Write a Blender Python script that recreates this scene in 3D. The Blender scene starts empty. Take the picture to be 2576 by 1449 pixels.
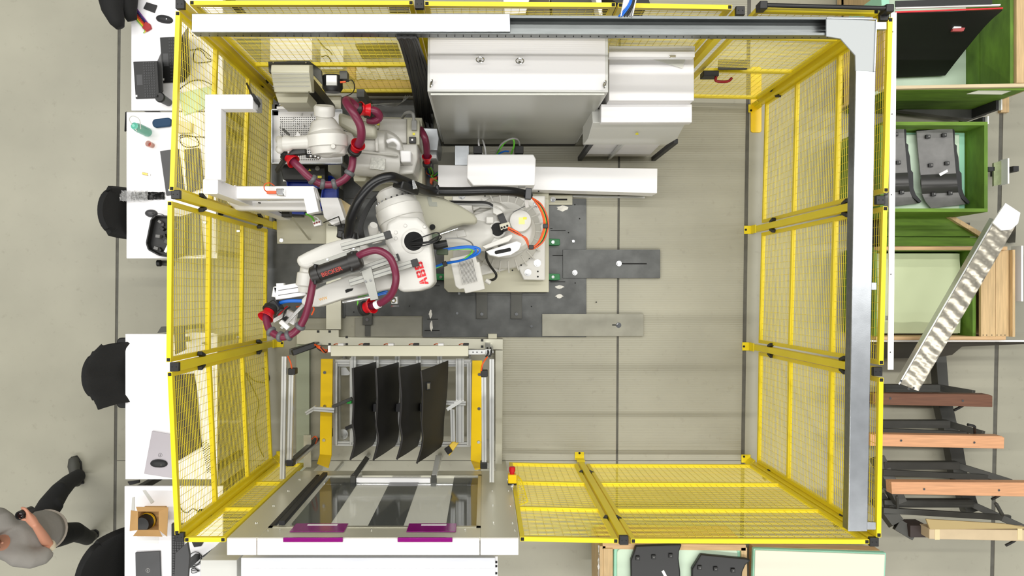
import bpy, bmesh, math, random
from mathutils import Vector, Matrix
random.seed(7)
S = bpy.context.scene
COL = S.collection
H, F, NX, NY = 6.84, 1760.0, 1220.0, 737.0      # camera height, focal length (px), point straight below the camera

# ------------------------------------------------------------------ camera, world, lights, exposure
cd = bpy.data.cameras.new('camera'); cam = bpy.data.objects.new('camera', cd); COL.objects.link(cam)
cam.location = (0, 0, H); cam.rotation_euler = (0, 0, 0)
cd.sensor_width = 36; cd.lens = 36*F/2576; cd.clip_end = 100
cd.shift_x = (1288-NX)/2576; cd.shift_y = (NY-724.5)/2576
S.camera = cam
wd = bpy.data.worlds.new('hall_air'); S.world = wd; wd.use_nodes = True
bg = wd.node_tree.nodes['Background']; bg.inputs[0].default_value = (0.93, 0.97, 1.0, 1); bg.inputs[1].default_value = 0.14
def strip(y, e, ln=26, x=0, z=11.5, w=0.35):
    l = bpy.data.lights.new('hall_strip_light', 'AREA'); l.shape = 'RECTANGLE'; l.size = ln; l.size_y = w
    l.energy = e; l.color = (1.0, 0.985, 0.94)
    o = bpy.data.objects.new('hall_strip_light', l); COL.objects.link(o); o.location = (x, y, z)
for y, e in ((1.2, 820), (3.8, 820), (7.2, 620), (-7.6, 1450), (-13, 500)):
    strip(y, e)
S.view_settings.view_transform = 'Standard'; S.view_settings.look = 'None'
S.view_settings.gamma = 1.0; S.view_settings.use_curve_mapping = False
S.view_settings.exposure = 0.0

# ------------------------------------------------------------------ helpers
def W(px, py, z=0.0):
    k = (H-z)/F
    return Vector(((px-NX)*k, (NY-py)*k, z))
def lin(c):
    return tuple((v/12.92 if v <= .04045 else ((v+.055)/1.055)**2.4) for v in [x/255 for x in c])
MATS = {}
def mat(name, rgb, rough=.5, metal=0., var=0., scale=6., bump=0., bscale=60., alpha=1., trans=0., emit=0., spec=.5, stretch=None):
    if name in MATS: return MATS[name]
    m = bpy.data.materials.new(name); m.use_nodes = True; nt = m.node_tree; b = nt.nodes['Principled BSDF']
    c = lin(rgb); b.inputs['Base Color'].default_value = (*c, 1); b.inputs['Roughness'].default_value = rough
    b.inputs['Metallic'].default_value = metal; b.inputs['Alpha'].default_value = alpha
    b.inputs['Transmission Weight'].default_value = trans; b.inputs['Specular IOR Level'].default_value = spec
    if var or bump:
        tc = nt.nodes.new('ShaderNodeTexCoord'); mp = nt.nodes.new('ShaderNodeMapping'); nt.links.new(tc.outputs['Object'], mp.inputs[0])
        if stretch: mp.inputs['Scale'].default_value = stretch
    if var:
        n = nt.nodes.new('ShaderNodeTexNoise'); n.inputs['Scale'].default_value = scale; n.inputs['Detail'].default_value = 6
        r = nt.nodes.new('ShaderNodeValToRGB'); r.color_ramp.elements[0].position = .3; r.color_ramp.elements[1].position = .7
        r.color_ramp.elements[0].color = (*[v*(1-var) for v in c], 1); r.color_ramp.elements[1].color = (*[min(1, v*(1+var*.6)) for v in c], 1)
        nt.links.new(mp.outputs[0], n.inputs[0]); nt.links.new(n.outputs[0], r.inputs[0]); nt.links.new(r.outputs[0], b.inputs['Base Color'])
    if bump:
        n2 = nt.nodes.new('ShaderNodeTexNoise'); n2.inputs['Scale'].default_value = bscale; n2.inputs['Detail'].default_value = 4
        bp = nt.nodes.new('ShaderNodeBump'); bp.inputs['Strength'].default_value = bump; bp.inputs['Distance'].default_value = .01
        nt.links.new(mp.outputs[0], n2.inputs[0]); nt.links.new(n2.outputs[0], bp.inputs['Height']); nt.links.new(bp.outputs[0], b.inputs['Normal'])
    MATS[name] = m
    return m
OFF = {}
class MB:
    def __init__(s): s.v = []; s.f = []
    def add(s, vs, fs):
        n = len(s.v); s.v += [Vector(v) for v in vs]; s.f += [[i+n for i in f] for f in fs]; return s
    def poly(s, top, z0):                       # vertical prism below a world polygon (list of Vector) down to z0
        n = len(top); a = sum(top[i].x*top[(i+1) % n].y-top[(i+1) % n].x*top[i].y for i in range(n))
        if a < 0: top = top[::-1]
        bot = [Vector((p.x, p.y, z0)) for p in top]
        return s.add(list(top)+bot, [list(range(n)), list(range(2*n-1, n-1, -1))]+[[i, i+n, (i+1) % n+n, (i+1) % n] for i in range(n)])
    def pp(s, pts, z0, z1):                     # prism, outline taken at height z1
        return s.poly([W(x, y, z1) for x, y in pts], z0)
    def pr(s, x0, y0, x1, y1, z0, z1): return s.pp([(x0, y0), (x1, y0), (x1, y1), (x0, y1)], z0, z1)
    def bx(s, a, b):
        x0, x1 = sorted((a[0], b[0])); y0, y1 = sorted((a[1], b[1])); z0, z1 = sorted((a[2], b[2]))
        return s.poly([Vector((x0, y0, z1)), Vector((x1, y0, z1)), Vector((x1, y1, z1)), Vector((x0, y1, z1))], z0)
    def bar(s, a, b, w, h, up=(0, 0, 1)):       # box beam from a to b, w across, h along up
        a = Vector(a); b = Vector(b); d = (b-a).normalized(); u = Vector(up)
        if abs(d.dot(u)) > .98: u = Vector((0, 1, 0))
        r = d.cross(u).normalized(); u = r.cross(d).normalized(); q = []
        for p in (a, b):
            for i, j in ((-1, -1), (1, -1), (1, 1), (-1, 1)): q.append(p+r*(w/2*i)+u*(h/2*j))
        return s.add(q, [[3, 2, 1, 0], [4, 5, 6, 7], [0, 1, 5, 4], [1, 2, 6, 5], [2, 3, 7, 6], [3, 0, 4, 7]])
    def cone(s, a, b, r0, r1=None, n=20, cap=True):
        r1 = r0 if r1 is None else r1
        return s.rings([(Vector(a), r0), (Vector(b), r1)], n, cap)
    def rings(s, pr, n=16, cap=True):           # generalised tube: list of (point, radius)
        P = [Vector(p) for p, r in pr]; k = len(P); base = len(s.v); u = None; vs = []
        for i in range(k):
            d = (P[min(i+1, k-1)]-P[max(i-1, 0)])
            if d.length < 1e-7: d = Vector((0, 0, 1))
            d.normalize()
            if u is None: u = d.orthogonal().normalized()
            u = (u-d*u.dot(d)); u = u.normalized() if u.length > 1e-6 else d.orthogonal().normalized()
            w = d.cross(u)
            for j in range(n):
                t = 2*math.pi*j/n; vs.append(P[i]+(u*math.cos(t)+w*math.sin(t))*pr[i][1])
        fs = [[i*n+j, i*n+(j+1) % n, (i+1)*n+(j+1) % n, (i+1)*n+j] for i in range(k-1) for j in range(n)]
        if cap: fs += [list(range(n))[::-1], [(k-1)*n+j for j in range(n)]]
        return s.add(vs, fs)
    def axis(s, o, d, prof, n=28):              # lathe along axis d from o: prof = [(distance, radius)]
        o = Vector(o); d = Vector(d).normalized(); u = d.orthogonal().normalized(); w = d.cross(u); vs = []
        for t, r in prof:
            for j in range(n):
                a = 2*math.pi*j/n; vs.append(o+d*t+(u*math.cos(a)+w*math.sin(a))*r)
        k = len(prof)
        fs = [[i*n+j, i*n+(j+1) % n, (i+1)*n+(j+1) % n, (i+1)*n+j] for i in range(k-1) for j in range(n)]
        return s.add(vs, fs+[list(range(n))[::-1], [(k-1)*n+j for j in range(n)]])
    def tube(s, pts, r, n=10, sub=6):
        return s.rings([(p, r) for p in smooth(pts, sub)], n)
    def ball(s, c, r, n=16, sc=(1, 1, 1)):
        c = Vector(c); k = n//2; vs = [c+Vector((0, 0, r*sc[2]))]
        for i in range(1, k):
            a = math.pi*i/k
            for j in range(n):
                b = 2*math.pi*j/n; vs.append(c+Vector((r*sc[0]*math.sin(a)*math.cos(b), r*sc[1]*math.sin(a)*math.sin(b), r*sc[2]*math.cos(a))))
        vs.append(c-Vector((0, 0, r*sc[2]))); fs = [[0, 1+j, 1+(j+1) % n] for j in range(n)]
        for i in range(k-2): fs += [[1+i*n+j, 1+(i+1)*n+j, 1+(i+1)*n+(j+1) % n, 1+i*n+(j+1) % n] for j in range(n)]
        l = len(vs)-1; fs += [[l, 1+(k-2)*n+(j+1) % n, 1+(k-2)*n+j] for j in range(n)]
        return s.add(vs, fs)
    def grid(s, rows, th=.004):                 # sheet from rows of points, with thickness (solidified downwards along normal)
        m = len(rows); n = len(rows[0]); vs = [Vector(p) for r in rows for p in r]; nr = []
        for i in range(m):
            for j in range(n):
                a = vs[min(i+1, m-1)*n+j]-vs[max(i-1, 0)*n+j]; b = vs[i*n+min(j+1, n-1)]-vs[i*n+max(j-1, 0)]
                c = a.cross(b); nr.append(c.normalized() if c.length > 1e-9 else Vector((0, 0, 1)))
        if sum(q.z for q in nr) < 0: nr = [-q for q in nr]
        q = m*n; vs2 = [vs[i]-nr[i]*th for i in range(q)]; fs = []
        for i in range(m-1):
            for j in range(n-1):
                f = [i*n+j, i*n+j+1, (i+1)*n+j+1, (i+1)*n+j]; fs += [f, [t+q for t in f[::-1]]]
        bd = [(0, j) for j in range(n-1)]+[(i, n-1) for i in range(m-1)]+[(m-1, j) for j in range(n-1, 0, -1)]+[(i, 0) for i in range(m-1, 0, -1)]
        for a in range(len(bd)):
            i0 = bd[a][0]*n+bd[a][1]; b2 = bd[(a+1) % len(bd)]; i1 = b2[0]*n+b2[1]; fs.append([i1, i0, i0+q, i1+q])
        return s.add(vs+vs2, fs)
    def build(s, name, m, parent=None, sm=True, bev=0., seg=2, kind=None, label=None, ang=38, remesh=0.):
        me = bpy.data.meshes.new(name); off = OFF.get(parent.name, Vector()) if parent else Vector()
        me.from_pydata([v-off for v in s.v], [], s.f); me.materials.append(m)
        bm = bmesh.new(); bm.from_mesh(me); bmesh.ops.recalc_face_normals(bm, faces=bm.faces); bm.to_mesh(me); bm.free()
        if sm:
            me.polygons.foreach_set('use_smooth', [True]*len(me.polygons)); me.set_sharp_from_angle(angle=math.radians(ang))
        o = bpy.data.objects.new(name, me); COL.objects.link(o)
        if parent: o.parent = parent
        OFF[o.name] = off.copy()
        if remesh:
            r = o.modifiers.new('r', 'REMESH'); r.mode = 'VOXEL'; r.voxel_size = remesh; r.use_smooth_shade = True
            q = o.modifiers.new('s', 'SMOOTH'); q.factor = .6; q.iterations = 5
        if bev:
            b = o.modifiers.new('b', 'BEVEL'); b.width = bev; b.segments = seg; b.limit_method = 'ANGLE'; b.angle_limit = math.radians(40)
        if kind: o['kind'] = kind
        if label: o['label'] = label
        return o
def smooth(pts, sub=6):
    P = [Vector(p) for p in pts]
    if len(P) < 3: return P
    out = []
    for i in range(len(P)-1):
        p0 = P[max(i-1, 0)]; p1 = P[i]; p2 = P[i+1]; p3 = P[min(i+2, len(P)-1)]
        for k in range(sub):
            t = k/sub
            out.append(.5*((2*p1)+(p2-p0)*t+(2*p0-5*p1+4*p2-p3)*t*t+(3*p1-p0-3*p2+p3)*t**3))
    return out+[P[-1]]
def wp(l): return [W(*q) for q in l]
def thing(name, label, cat, loc, group=None):
    o = bpy.data.objects.new(name, None); COL.objects.link(o); o.location = loc; o.empty_display_size = .05
    OFF[o.name] = Vector(loc); return tag(o, label, cat, group)
def tag(o, label, cat, group=None):
    o['label'] = label; o['category'] = cat
    if group: o['group'] = group
    return o
def struct(o): o['kind'] = 'structure'; return o
def rrect(x0, y0, x1, y1, r, n=5):
    out = []
    for cx, cy, a0 in ((x1-r, y0+r, -90), (x1-r, y1-r, 0), (x0+r, y1-r, 90), (x0+r, y0+r, 180)):
        for k in range(n+1):
            a = math.radians(a0+90*k/n); out.append((cx+r*math.cos(a), cy+r*math.sin(a)))
    return out
def rot(pts, cx, cy, deg):
    a = math.radians(deg); c, s_ = math.cos(a), math.sin(a)
    return [(cx+(x-cx)*c-(y-cy)*s_, cy+(x-cx)*s_+(y-cy)*c) for x, y in pts]
def text(body, size, m, center, xdir, up, parent, name='lettering', squash=1., bold=0.):
    cu = bpy.data.curves.new('t', 'FONT'); cu.body = body; cu.size = size; cu.extrude = .0006; cu.align_x = 'CENTER'; cu.align_y = 'CENTER'; cu.offset = bold
    t = bpy.data.objects.new('t', cu); COL.objects.link(t)
    me = bpy.data.meshes.new_from_object(t); bpy.data.objects.remove(t); me.name = name
    x = Vector(xdir).normalized(); z = Vector(up).normalized(); y = z.cross(x).normalized(); x = y.cross(z)
    M = Matrix((x*squash, y, z)).transposed().to_4x4(); M.translation = Vector(center)-OFF.get(parent.name, Vector())
    me.transform(M); me.materials.clear(); me.materials.append(m)
    o = bpy.data.objects.new(name, me); COL.objects.link(o); o.parent = parent; OFF[o.name] = OFF.get(parent.name, Vector()).copy()
    return o

# ------------------------------------------------------------------ materials
yel = mat('yellow_powder_coat', (240, 216, 30), .36, var=.05, scale=3)
yel2 = mat('yellow_guard_paint', (250, 208, 10), .3)
blk = mat('black_plastic', (28, 28, 28), .45)
blk2 = mat('matte_black_fabric', (17, 17, 17), .85, bump=.25, bscale=120)
rub = mat('dark_rubber', (40, 40, 42), .6)
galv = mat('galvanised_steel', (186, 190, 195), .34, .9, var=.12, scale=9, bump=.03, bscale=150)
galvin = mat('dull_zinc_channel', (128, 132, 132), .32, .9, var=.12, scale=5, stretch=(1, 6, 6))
steel = mat('brushed_stainless', (196, 194, 178), .38, .7, bump=.03, bscale=90, stretch=(1, 20, 20))
alu = mat('anodised_aluminium', (215, 216, 214), .35, .6)
chrome = mat('chrome', (225, 225, 225), .12, 1.)
white = mat('white_paint', (247, 246, 247), .4)
cabw = mat('grey_white_enclosure', (226, 224, 224), .35, bump=.02, bscale=300)
cabs = mat('light_grey_enclosure', (205, 205, 200), .35)
beige = mat('beige_machine_paint', (196, 193, 172), .45)
robw = mat('robot_white_enamel', (208, 206, 200), .3)
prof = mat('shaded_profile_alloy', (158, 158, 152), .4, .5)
robd = mat('robot_warm_grey', (180, 178, 160), .4)
dsteel = mat('dark_steel_plate', (84, 85, 84), .38, .55, var=.28, scale=7, bump=.04, bscale=30)
dsteel2 = mat('dark_frame_steel', (78, 78, 74), .5, .3, var=.12)
hose = mat('maroon_hose', (112, 36, 62), .35)
red = mat('red_plastic', (205, 18, 32), .3)
green = mat('green_enamel', (0, 110, 50), .4)
blue = mat('blue_plastic', (25, 62, 175), .35)
lblue = mat('blue_cable', (22, 105, 205), .4)
orange = mat('orange_cable', (225, 88, 30), .45)
lime = mat('green_cable', (110, 205, 60), .45)
grycab = mat('grey_cable', (150, 150, 148), .5)
desk_m = mat('white_desk_laminate', (249, 248, 251), .35)
glassm = mat('clear_acrylic', (235, 240, 235), .03, alpha=.16, spec=.6)
wood = mat('pale_pine', (206, 170, 125), .6, var=.2, scale=4, stretch=(1, 14, 14))
woody = mat('pale_pine_lengthwise', (206, 176, 130), .6, var=.2, scale=4, stretch=(14, 1, 14))
pinkw = mat('planed_larch', (216, 160, 118), .55, var=.15, scale=4, stretch=(1, 16, 16))
brownw = mat('stained_brown_wood', (110, 72, 52), .55, var=.2, scale=4, stretch=(1, 16, 16))
plyw = mat('plywood', (214, 196, 160), .6, var=.1, scale=5, stretch=(1, 8, 8))
greenw = mat('green_stained_wood', (104, 140, 40), .65, var=.25, scale=5, stretch=(1, 8, 8))
greenwy = mat('green_stained_wood_upright', (92, 128, 36), .65, var=.3, scale=5, stretch=(6, 1, 3))
foam = mat('pale_foam_sheet', (206, 226, 204), .7, var=.05, scale=4)
mint = mat('mint_foam_tray', (160, 216, 190), .65)
card = mat('cardboard', (190, 150, 96), .75, var=.08)
paper = mat('white_paper', (240, 240, 240), .7)
dgrey = mat('dark_grey_plastic', (70, 70, 72), .45, var=.1, scale=8)
mgrey = mat('scuffed_grey_plastic', (120, 119, 118), .5, var=.2, scale=9)
purple = mat('purple_acrylic', (140, 20, 120), .12, alpha=.9)
skin = mat('skin', (196, 138, 112), .5)
shirt = mat('grey_jersey', (140, 136, 130), .85, bump=.2, bscale=40)
trous = mat('black_trousers', (26, 27, 29), .8, bump=.2, bscale=30)
silver = mat('silver_laptop_lid', (190, 184, 190), .4, .3)
sticker = mat('yellow_sticker', (235, 225, 60), .5)
hole = mat('drilled_hole_dark', (22, 22, 22), .8)
navy = mat('navy_fabric', (32, 66, 98), .7)
teal = mat('mint_green_plastic', (120, 205, 180), .25, alpha=.75)

# ------------------------------------------------------------------ floor: concrete slabs with recessed joints
def floor_mat(name, ridges=False):
    m = mat(name, (164, 161, 144), .42, var=.13, scale=.9, bump=.03, bscale=25)
    nt = m.node_tree; b = nt.nodes['Principled BSDF']; ramp = [n for n in nt.nodes if n.type == 'VALTORGB'][0]
    tc = [n for n in nt.nodes if n.type == 'TEX_COORD'][0]
    n = nt.nodes.new('ShaderNodeTexNoise'); n.inputs['Scale'].default_value = 11; n.inputs['Detail'].default_value = 8; n.inputs['Roughness'].default_value = .7
    nt.links.new(tc.outputs['Object'], n.inputs[0])
    r = nt.nodes.new('ShaderNodeValToRGB'); r.color_ramp.elements[0].position = .22; r.color_ramp.elements[0].color = (.62, .6, .56, 1)
    r.color_ramp.elements[1].position = .42; r.color_ramp.elements[1].color = (1, 1, 1, 1); nt.links.new(n.outputs[0], r.inputs[0])
    mx = nt.nodes.new('ShaderNodeMixRGB'); mx.blend_type = 'MULTIPLY'; mx.inputs[0].default_value = .55
    nt.links.new(ramp.outputs[0], mx.inputs[1]); nt.links.new(r.outputs[0], mx.inputs[2]); nt.links.new(mx.outputs[0], b.inputs['Base Color'])
    if ridges:
        w = nt.nodes.new('ShaderNodeTexWave'); w.wave_type = 'BANDS'; w.bands_direction = 'Y'; w.inputs['Scale'].default_value = 14; w.inputs['Distortion'].default_value = .6
        w.inputs['Detail Scale'].default_value = .4
        nt.links.new(tc.outputs['Object'], w.inputs[0]); bp = nt.nodes.new('ShaderNodeBump'); bp.inputs['Strength'].default_value = .35; bp.inputs['Distance'].default_value = .004
        old = [q for q in nt.nodes if q.type == 'BUMP'][0]
        sx = nt.nodes.new('ShaderNodeSeparateXYZ'); nt.links.new(tc.outputs['Object'], sx.inputs[0])
        g1 = nt.nodes.new('ShaderNodeMath'); g1.operation = 'GREATER_THAN'; g1.inputs[1].default_value = .05; nt.links.new(sx.outputs[0], g1.inputs[0])
        g2 = nt.nodes.new('ShaderNodeMath'); g2.operation = 'MULTIPLY'; nt.links.new(g1.outputs[0], g2.inputs[0]); nt.links.new(w.outputs[1], g2.inputs[1])
        nt.links.new(g2.outputs[0], bp.inputs['Height']); nt.links.new(old.outputs[0], bp.inputs['Normal']); nt.links.new(bp.outputs[0], b.inputs['Normal'])
    return m
conc = floor_mat('worn_concrete'); concr = floor_mat('ribbed_concrete', True)
joint = mat('joint_sealant', (92, 90, 82), .7, var=.2, scale=12)
fl = struct(MB().bx((-9, -7, -.08), (9, 7, -.006)).build('floor', joint, sm=False))
jx = [((298, 290), (289, 1300)), ((1556, 560), (1552, 1170)), ((1880, 330), (1868, 1200)), ((2515, 480), (2496, 1440))]
jw = [.030, .022, .036, .040]
def jl(i, Y, s):
    (a, b), (c, d) = jx[i]; p = W(a, b); q = W(c, d); t = (Y-p.y)/(q.y-p.y); return Vector((p.x+(q.x-p.x)*t+s*jw[i]/2, Y, 0))
for i in range(5):
    for y0, y1 in (((-7, -1.643), (-1.637, 7)) if i in (1, 2) else ((-7, 7),)):
        L0 = Vector((-9, y0, 0)) if i == 0 else jl(i-1, y0, 1); L1 = Vector((-9, y1, 0)) if i == 0 else jl(i-1, y1, 1)
        R0 = Vector((9, y0, 0)) if i == 4 else jl(i, y0, -1); R1 = Vector((9, y1, 0)) if i == 4 else jl(i, y1, -1)
        MB().poly([L0, R0, R1, L1], -.006).build('slab', concr if i in (1, 2) and y0 > -3 else conc, fl, sm=False)

# ------------------------------------------------------------------ yellow guard fence
ZT = 2.2
def rail(a, b, z, w=.030, h=.030): return MB().bar((a.x, a.y, z), (b.x, b.y, z), w, h)
def panel(t, p0, p1, zs=(.17, .82, 1.54, 2.185), acr=False):
    """one mesh panel: a part of the fence run or gate t"""
    a = W(*p0, ZT); b = W(*p1, ZT); d = (b-a); d.z = 0; L = d.length; d.normalize(); fm = MB()
    for i in (0, 3): fm.bar((a.x-d.x*.015, a.y-d.y*.015, zs[i]), (b.x+d.x*.015, b.y+d.y*.015, zs[i]), .030, .030)
    for p in (a, b): fm.bar((p.x, p.y, zs[0]+.015), (p.x, p.y, zs[-1]-.015), .030, .030, up=(d.x, d.y, 0))
    pn = fm.build('mesh_panel', yel, t, sm=False)
    for i in (1, 2): rail(a+d*.015, b-d*.015, zs[i]).build('cross_rail', yel, pn, sm=False)
    for p in (a, b):
        q = p+Vector((0, 0, zs[-1]+.0155-p.z)); MB().bar(q-d*.011, q+d*.011, .022, .003).build('tube_opening', hole, pn, sm=False)
    m = MB(); nz = int((zs[-1]-zs[0])/.0268)
    for k in range(1, nz):
        z = zs[0]+k*(zs[-1]-zs[0])/nz; m.bar((a.x, a.y, z), (b.x, b.y, z), .0027, .0027)
    nx = max(2, int(L/.054))
    for k in range(1, nx):
        p = a+d*(L*k/nx); n = Vector((-d.y, d.x, 0))*.0027; m.bar((p.x+n.x, p.y+n.y, zs[0]), (p.x+n.x, p.y+n.y, zs[-1]), .0021, .0021)
    m.build('wire_mesh', yel, pn, sm=False, kind='stuff')
    if acr:
        n = Vector((-d.y, d.x, 0))*(.022*acr)
        MB().bar((a.x+n.x, a.y+n.y, (zs[0]+zs[-1])/2), (b.x+n.x, b.y+n.y, (zs[0]+zs[-1])/2), .004, zs[-1]-zs[0]-.02).build('acrylic_sheet', glassm, pn, sm=False, label='clear acrylic sheet over the mesh')
        for z in zs[1:3]:
            for u in (.06, .94):
                p = a+d*(L*u)+n; MB().bar((p.x, p.y, z-.03), (p.x, p.y, z+.03), .03, .02, up=(d.x, d.y, 0)).build('sheet_clip', chrome, pn, bev=.003)
    return pn
def post(t, px, py, tabdir, w=.056, ztop=ZT):
    c = W(px, py, ztop)
    p0 = MB().bx((c.x-w/2, c.y-w/2, .012), (c.x+w/2, c.y+w/2, ztop-.025)).build('fence_post', yel, t, sm=False, bev=.004)
    m = MB().bx((c.x-w/2-.002, c.y-w/2-.002, ztop-.03), (c.x+w/2+.002, c.y+w/2+.002, ztop)); m.build('end_cap', blk, p0, bev=.004)
    m = MB()
    for s in (-1, 1): m.cone((c.x+s*.014, c.y, ztop-.001), (c.x+s*.014, c.y, ztop+.001), .004, n=10)
    m.build('cap_hole', hole, p0)
    dx, dy = tabdir; q = Vector((c.x+dx*.05, c.y+dy*.05, 0))
    MB().bx((q.x-.045, q.y-.04, 0), (q.x+.045, q.y+.04, .012)).build('foot_plate', yel, p0, bev=.004)
    u = Vector((c.x+dx*w/2, c.y+dy*w/2, .06)); MB().bar(u-Vector((0, 0, .05)), u+Vector((0, 0, .07)), .08, .01, up=(dx, dy, 0)).build('foot_bracket', yel, p0, bev=.003)
    MB().cone((q.x+dx*.03, q.y+dy*.03, .012), (q.x+dx*.03, q.y+dy*.03, .014), .011, n=14).build('anchor_hole', hole, p0)
    for z in (.45, 1.75):
        for s in (-1, 1):
            o = Vector((-dy, dx, 0))*s
            MB().bar((c.x+o.x*.03, c.y+o.y*.03, z-.035), (c.x+o.x*.055, c.y+o.y*.055, z+.035), .035, .03).build('panel_clip', blk, p0, bev=.004)
ztop = (.17, .94, 1.70, 2.185)
fr = thing('guard_fence', 'yellow mesh guard fence on the desk side, open tube ends on top', 'fence', W(438, 700, 2.2)*Vector((1, 1, 0)))
for q in ((452, 10, (.7, -.7)), (441, 489, (1, 0)), (438, 923, (1, 0)), (451, 1352, (.7, .7))): post(fr, *q)
panel(fr, (447, 34), (432, 474)); panel(fr, (427, 512), (424, 905), acr=-1); panel(fr, (427, 942), (445, 1340)); panel(fr, (470, 1358), (561, 1358))
fr = thing('guard_fence', 'yellow mesh guard fence on the timber crate and steel rack side', 'fence', W(2216, 700, 2.2)*Vector((1, 1, 0)))
for q in ((2216, 503, (-1, 0)), (2209, 935, (-1, 0)), (2226, 40, (-.7, -.7))): post(fr, *q)
panel(fr, (2240, 50), (2229, 478)); panel(fr, (2227, 525), (2217, 912)); panel(fr, (2217, 956), (2211, 1346))
fr = thing('guard_fence', 'yellow mesh guard fence between loading station and tape-wrapped timber, by the emergency stop', 'fence', W(1570, 1360, 2.2)*Vector((1, 1, 0)))
for q in ((1570, 1360, (0, 1)), (2200, 1364, (-.7, .7))): post(fr, *q)
panel(fr, (1314, 1356), (1549, 1361)); panel(fr, (1593, 1361), (2181, 1363))
fr = thing('guard_fence', 'yellow mesh guard fence behind the enclosures and the small robot', 'fence', W(1055, 10, 2.2)*Vector((1, 1, 0)))
for q in ((1055, 10, (0, -1)), (1863, 26, (0, -1))): post(fr, *q)
panel(fr, (483, 7), (1034, 7), ztop); panel(fr, (1074, 9), (1543, 12), ztop); panel(fr, (1561, 13), (1836, 18), ztop)
gt = thing('fence_gate', 'mesh gate with black closer bar and red pull handle', 'gate', W(1912, 24, 2.2)*Vector((1, 1, 0)))
panel(gt, (1908, 24), (2204, 30), ztop)
MB().tube(wp([(1925, 13, 2.25), (2080, 17, 2.25), (2235, 21, 2.25)]), .014, 12).build('closer_bar', blk, gt)
for x, y in ((1922, 12), (2240, 20)):
    MB().pr(x-10, y-11, x+10, y+9, 2.19, 2.27).build('closer_bracket', blk, gt, bev=.006)
g0 = W(1790, 178, 1.70)
m = MB(); m.pr(1770, 177, 1809, 191, 1.02, 1.12); m.build('lock_case', blk, gt, bev=.005)
m = MB(); m.tube(wp([(1802, 192, 1.1), (1802, 204, 1.1), (1830, 205, 1.1), (1841, 196, 1.1)]), .011, 10, 4); m.build('pull_handle', mat('dark_red_handle', (150, 10, 22), .35), gt)
m = MB(); m.pr(1808, 150, 1880, 174, 1.0, 1.02); m.build('guard_plate', dsteel2, gt, label='mesh plate over the lock')
# yellow floor plate beside gate post
o = MB().pp(rrect(1889, 168, 1916, 333, 6), 0, .014).build('floor_plate', yel2, bev=.003); tag(o, 'yellow painted steel strip lying on the floor at the gate corner', 'floor plate')

# ------------------------------------------------------------------ galvanised cable duct on top of the fence
zc = 2.30
du = thing('cable_duct', 'galvanised cable duct running along two sides above the guard fence', 'cable duct', W(1283, 60, 2.2))
MB().pp([(482, 34), (1283, 34), (1284, 80), (482, 81)], zc-.012, zc).build('duct_cover', galv, du, bev=.003, label='bright zinc cover plate')
def duct(a, b, w, zz, hh=.075):
    a = Vector(a); b = Vector(b); a.z = b.z = zz-hh; d = (b-a).normalized(); r = Vector((d.y, -d.x, 0)); m = MB()
    m.bar(a+Vector((0, 0, .002)), b+Vector((0, 0, .002)), w, .004)
    for s in (-1, 1):
        m.bar(a+r*(s*w/2)+Vector((0, 0, hh/2)), b+r*(s*w/2)+Vector((0, 0, hh/2)), .003, hh)
        m.bar(a+r*(s*(w/2-.008))+Vector((0, 0, hh-.002)), b+r*(s*(w/2-.008))+Vector((0, 0, hh-.002)), .016, .003)
    return m
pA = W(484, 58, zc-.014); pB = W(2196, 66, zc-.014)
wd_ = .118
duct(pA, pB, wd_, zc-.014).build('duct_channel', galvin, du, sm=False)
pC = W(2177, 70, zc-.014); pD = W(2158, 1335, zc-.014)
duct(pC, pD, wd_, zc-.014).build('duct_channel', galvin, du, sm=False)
MB().pp([(2079, 46), (2206, 52), (2199, 180), (2153, 178), (2152, 139), (2115, 97), (2079, 91)], zc-.010, zc+.002).build('corner_cover', mat('matte_zinc', (176, 180, 181), .5, .2), du, bev=.002, label='bevelled grey corner cover')
MB().pp([(2153, 176), (2203, 176), (2182, 1337), (2134, 1337)], zc-.012, zc).build('duct_cover', galv, du, bev=.003)
MB().bar(W(2079, 46, zc+.004), W(2205, 49, zc+.004), .006, .012).build('corner_edge', galv, du); MB().bar(W(2204, 48, zc+.004), W(2199, 180, zc+.004), .008, .012).build('corner_edge', galv, du)
m = MB(); pts = [((484+i*21.3), 89+i*.06) for i in range(76)]
for x, y in pts:
    p = W(x, y, zc-.055); m.cone(p, p+Vector((0, -.004, 0)), .0035, n=8)
for k in range(56):
    y = 190+k*20.6; p = W(2147-k*.28, y, zc-.055); m.cone(p, p+Vector((-.004, 0, 0)), .0035, n=8)
m.build('perforation', hole, du, kind='stuff')
for x, y in ((560, 45), (1300, 50), (1800, 52), (2217, 66), (2192, 720), (2190, 1322)):
    p = W(x, y, 2.2); q = Vector((p.x, p.y, 0))
    MB().bar((p.x-.05, p.y, 2.2), (p.x+.03, p.y, 2.2), .05, .02).build('support_bracket', galv, du, bev=.002)
o = thing('cover_strip', 'long white metal strip standing outside the fence on the crate side', 'strip', W(2244, 480, 2.2))
MB().pp([(2241, 31), (2256, 31), (2248, 930), (2234, 930)], 2.16, 2.17).build('strip_blade', white, o, bev=.001)
m = MB()
for y in (80, 287, 490, 690, 886):
    p = W(2246-y*.007, y, 2.172); m.cone(p, p+Vector((0, 0, .001)), .004, n=8)
m.build('screw_hole', hole, o, kind='stuff')
for y in (150, 800): MB().bar(W(2245, y, 2.15), W(2228, y, 2.15), .03, .006).build('strip_bracket', galv, o)
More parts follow.
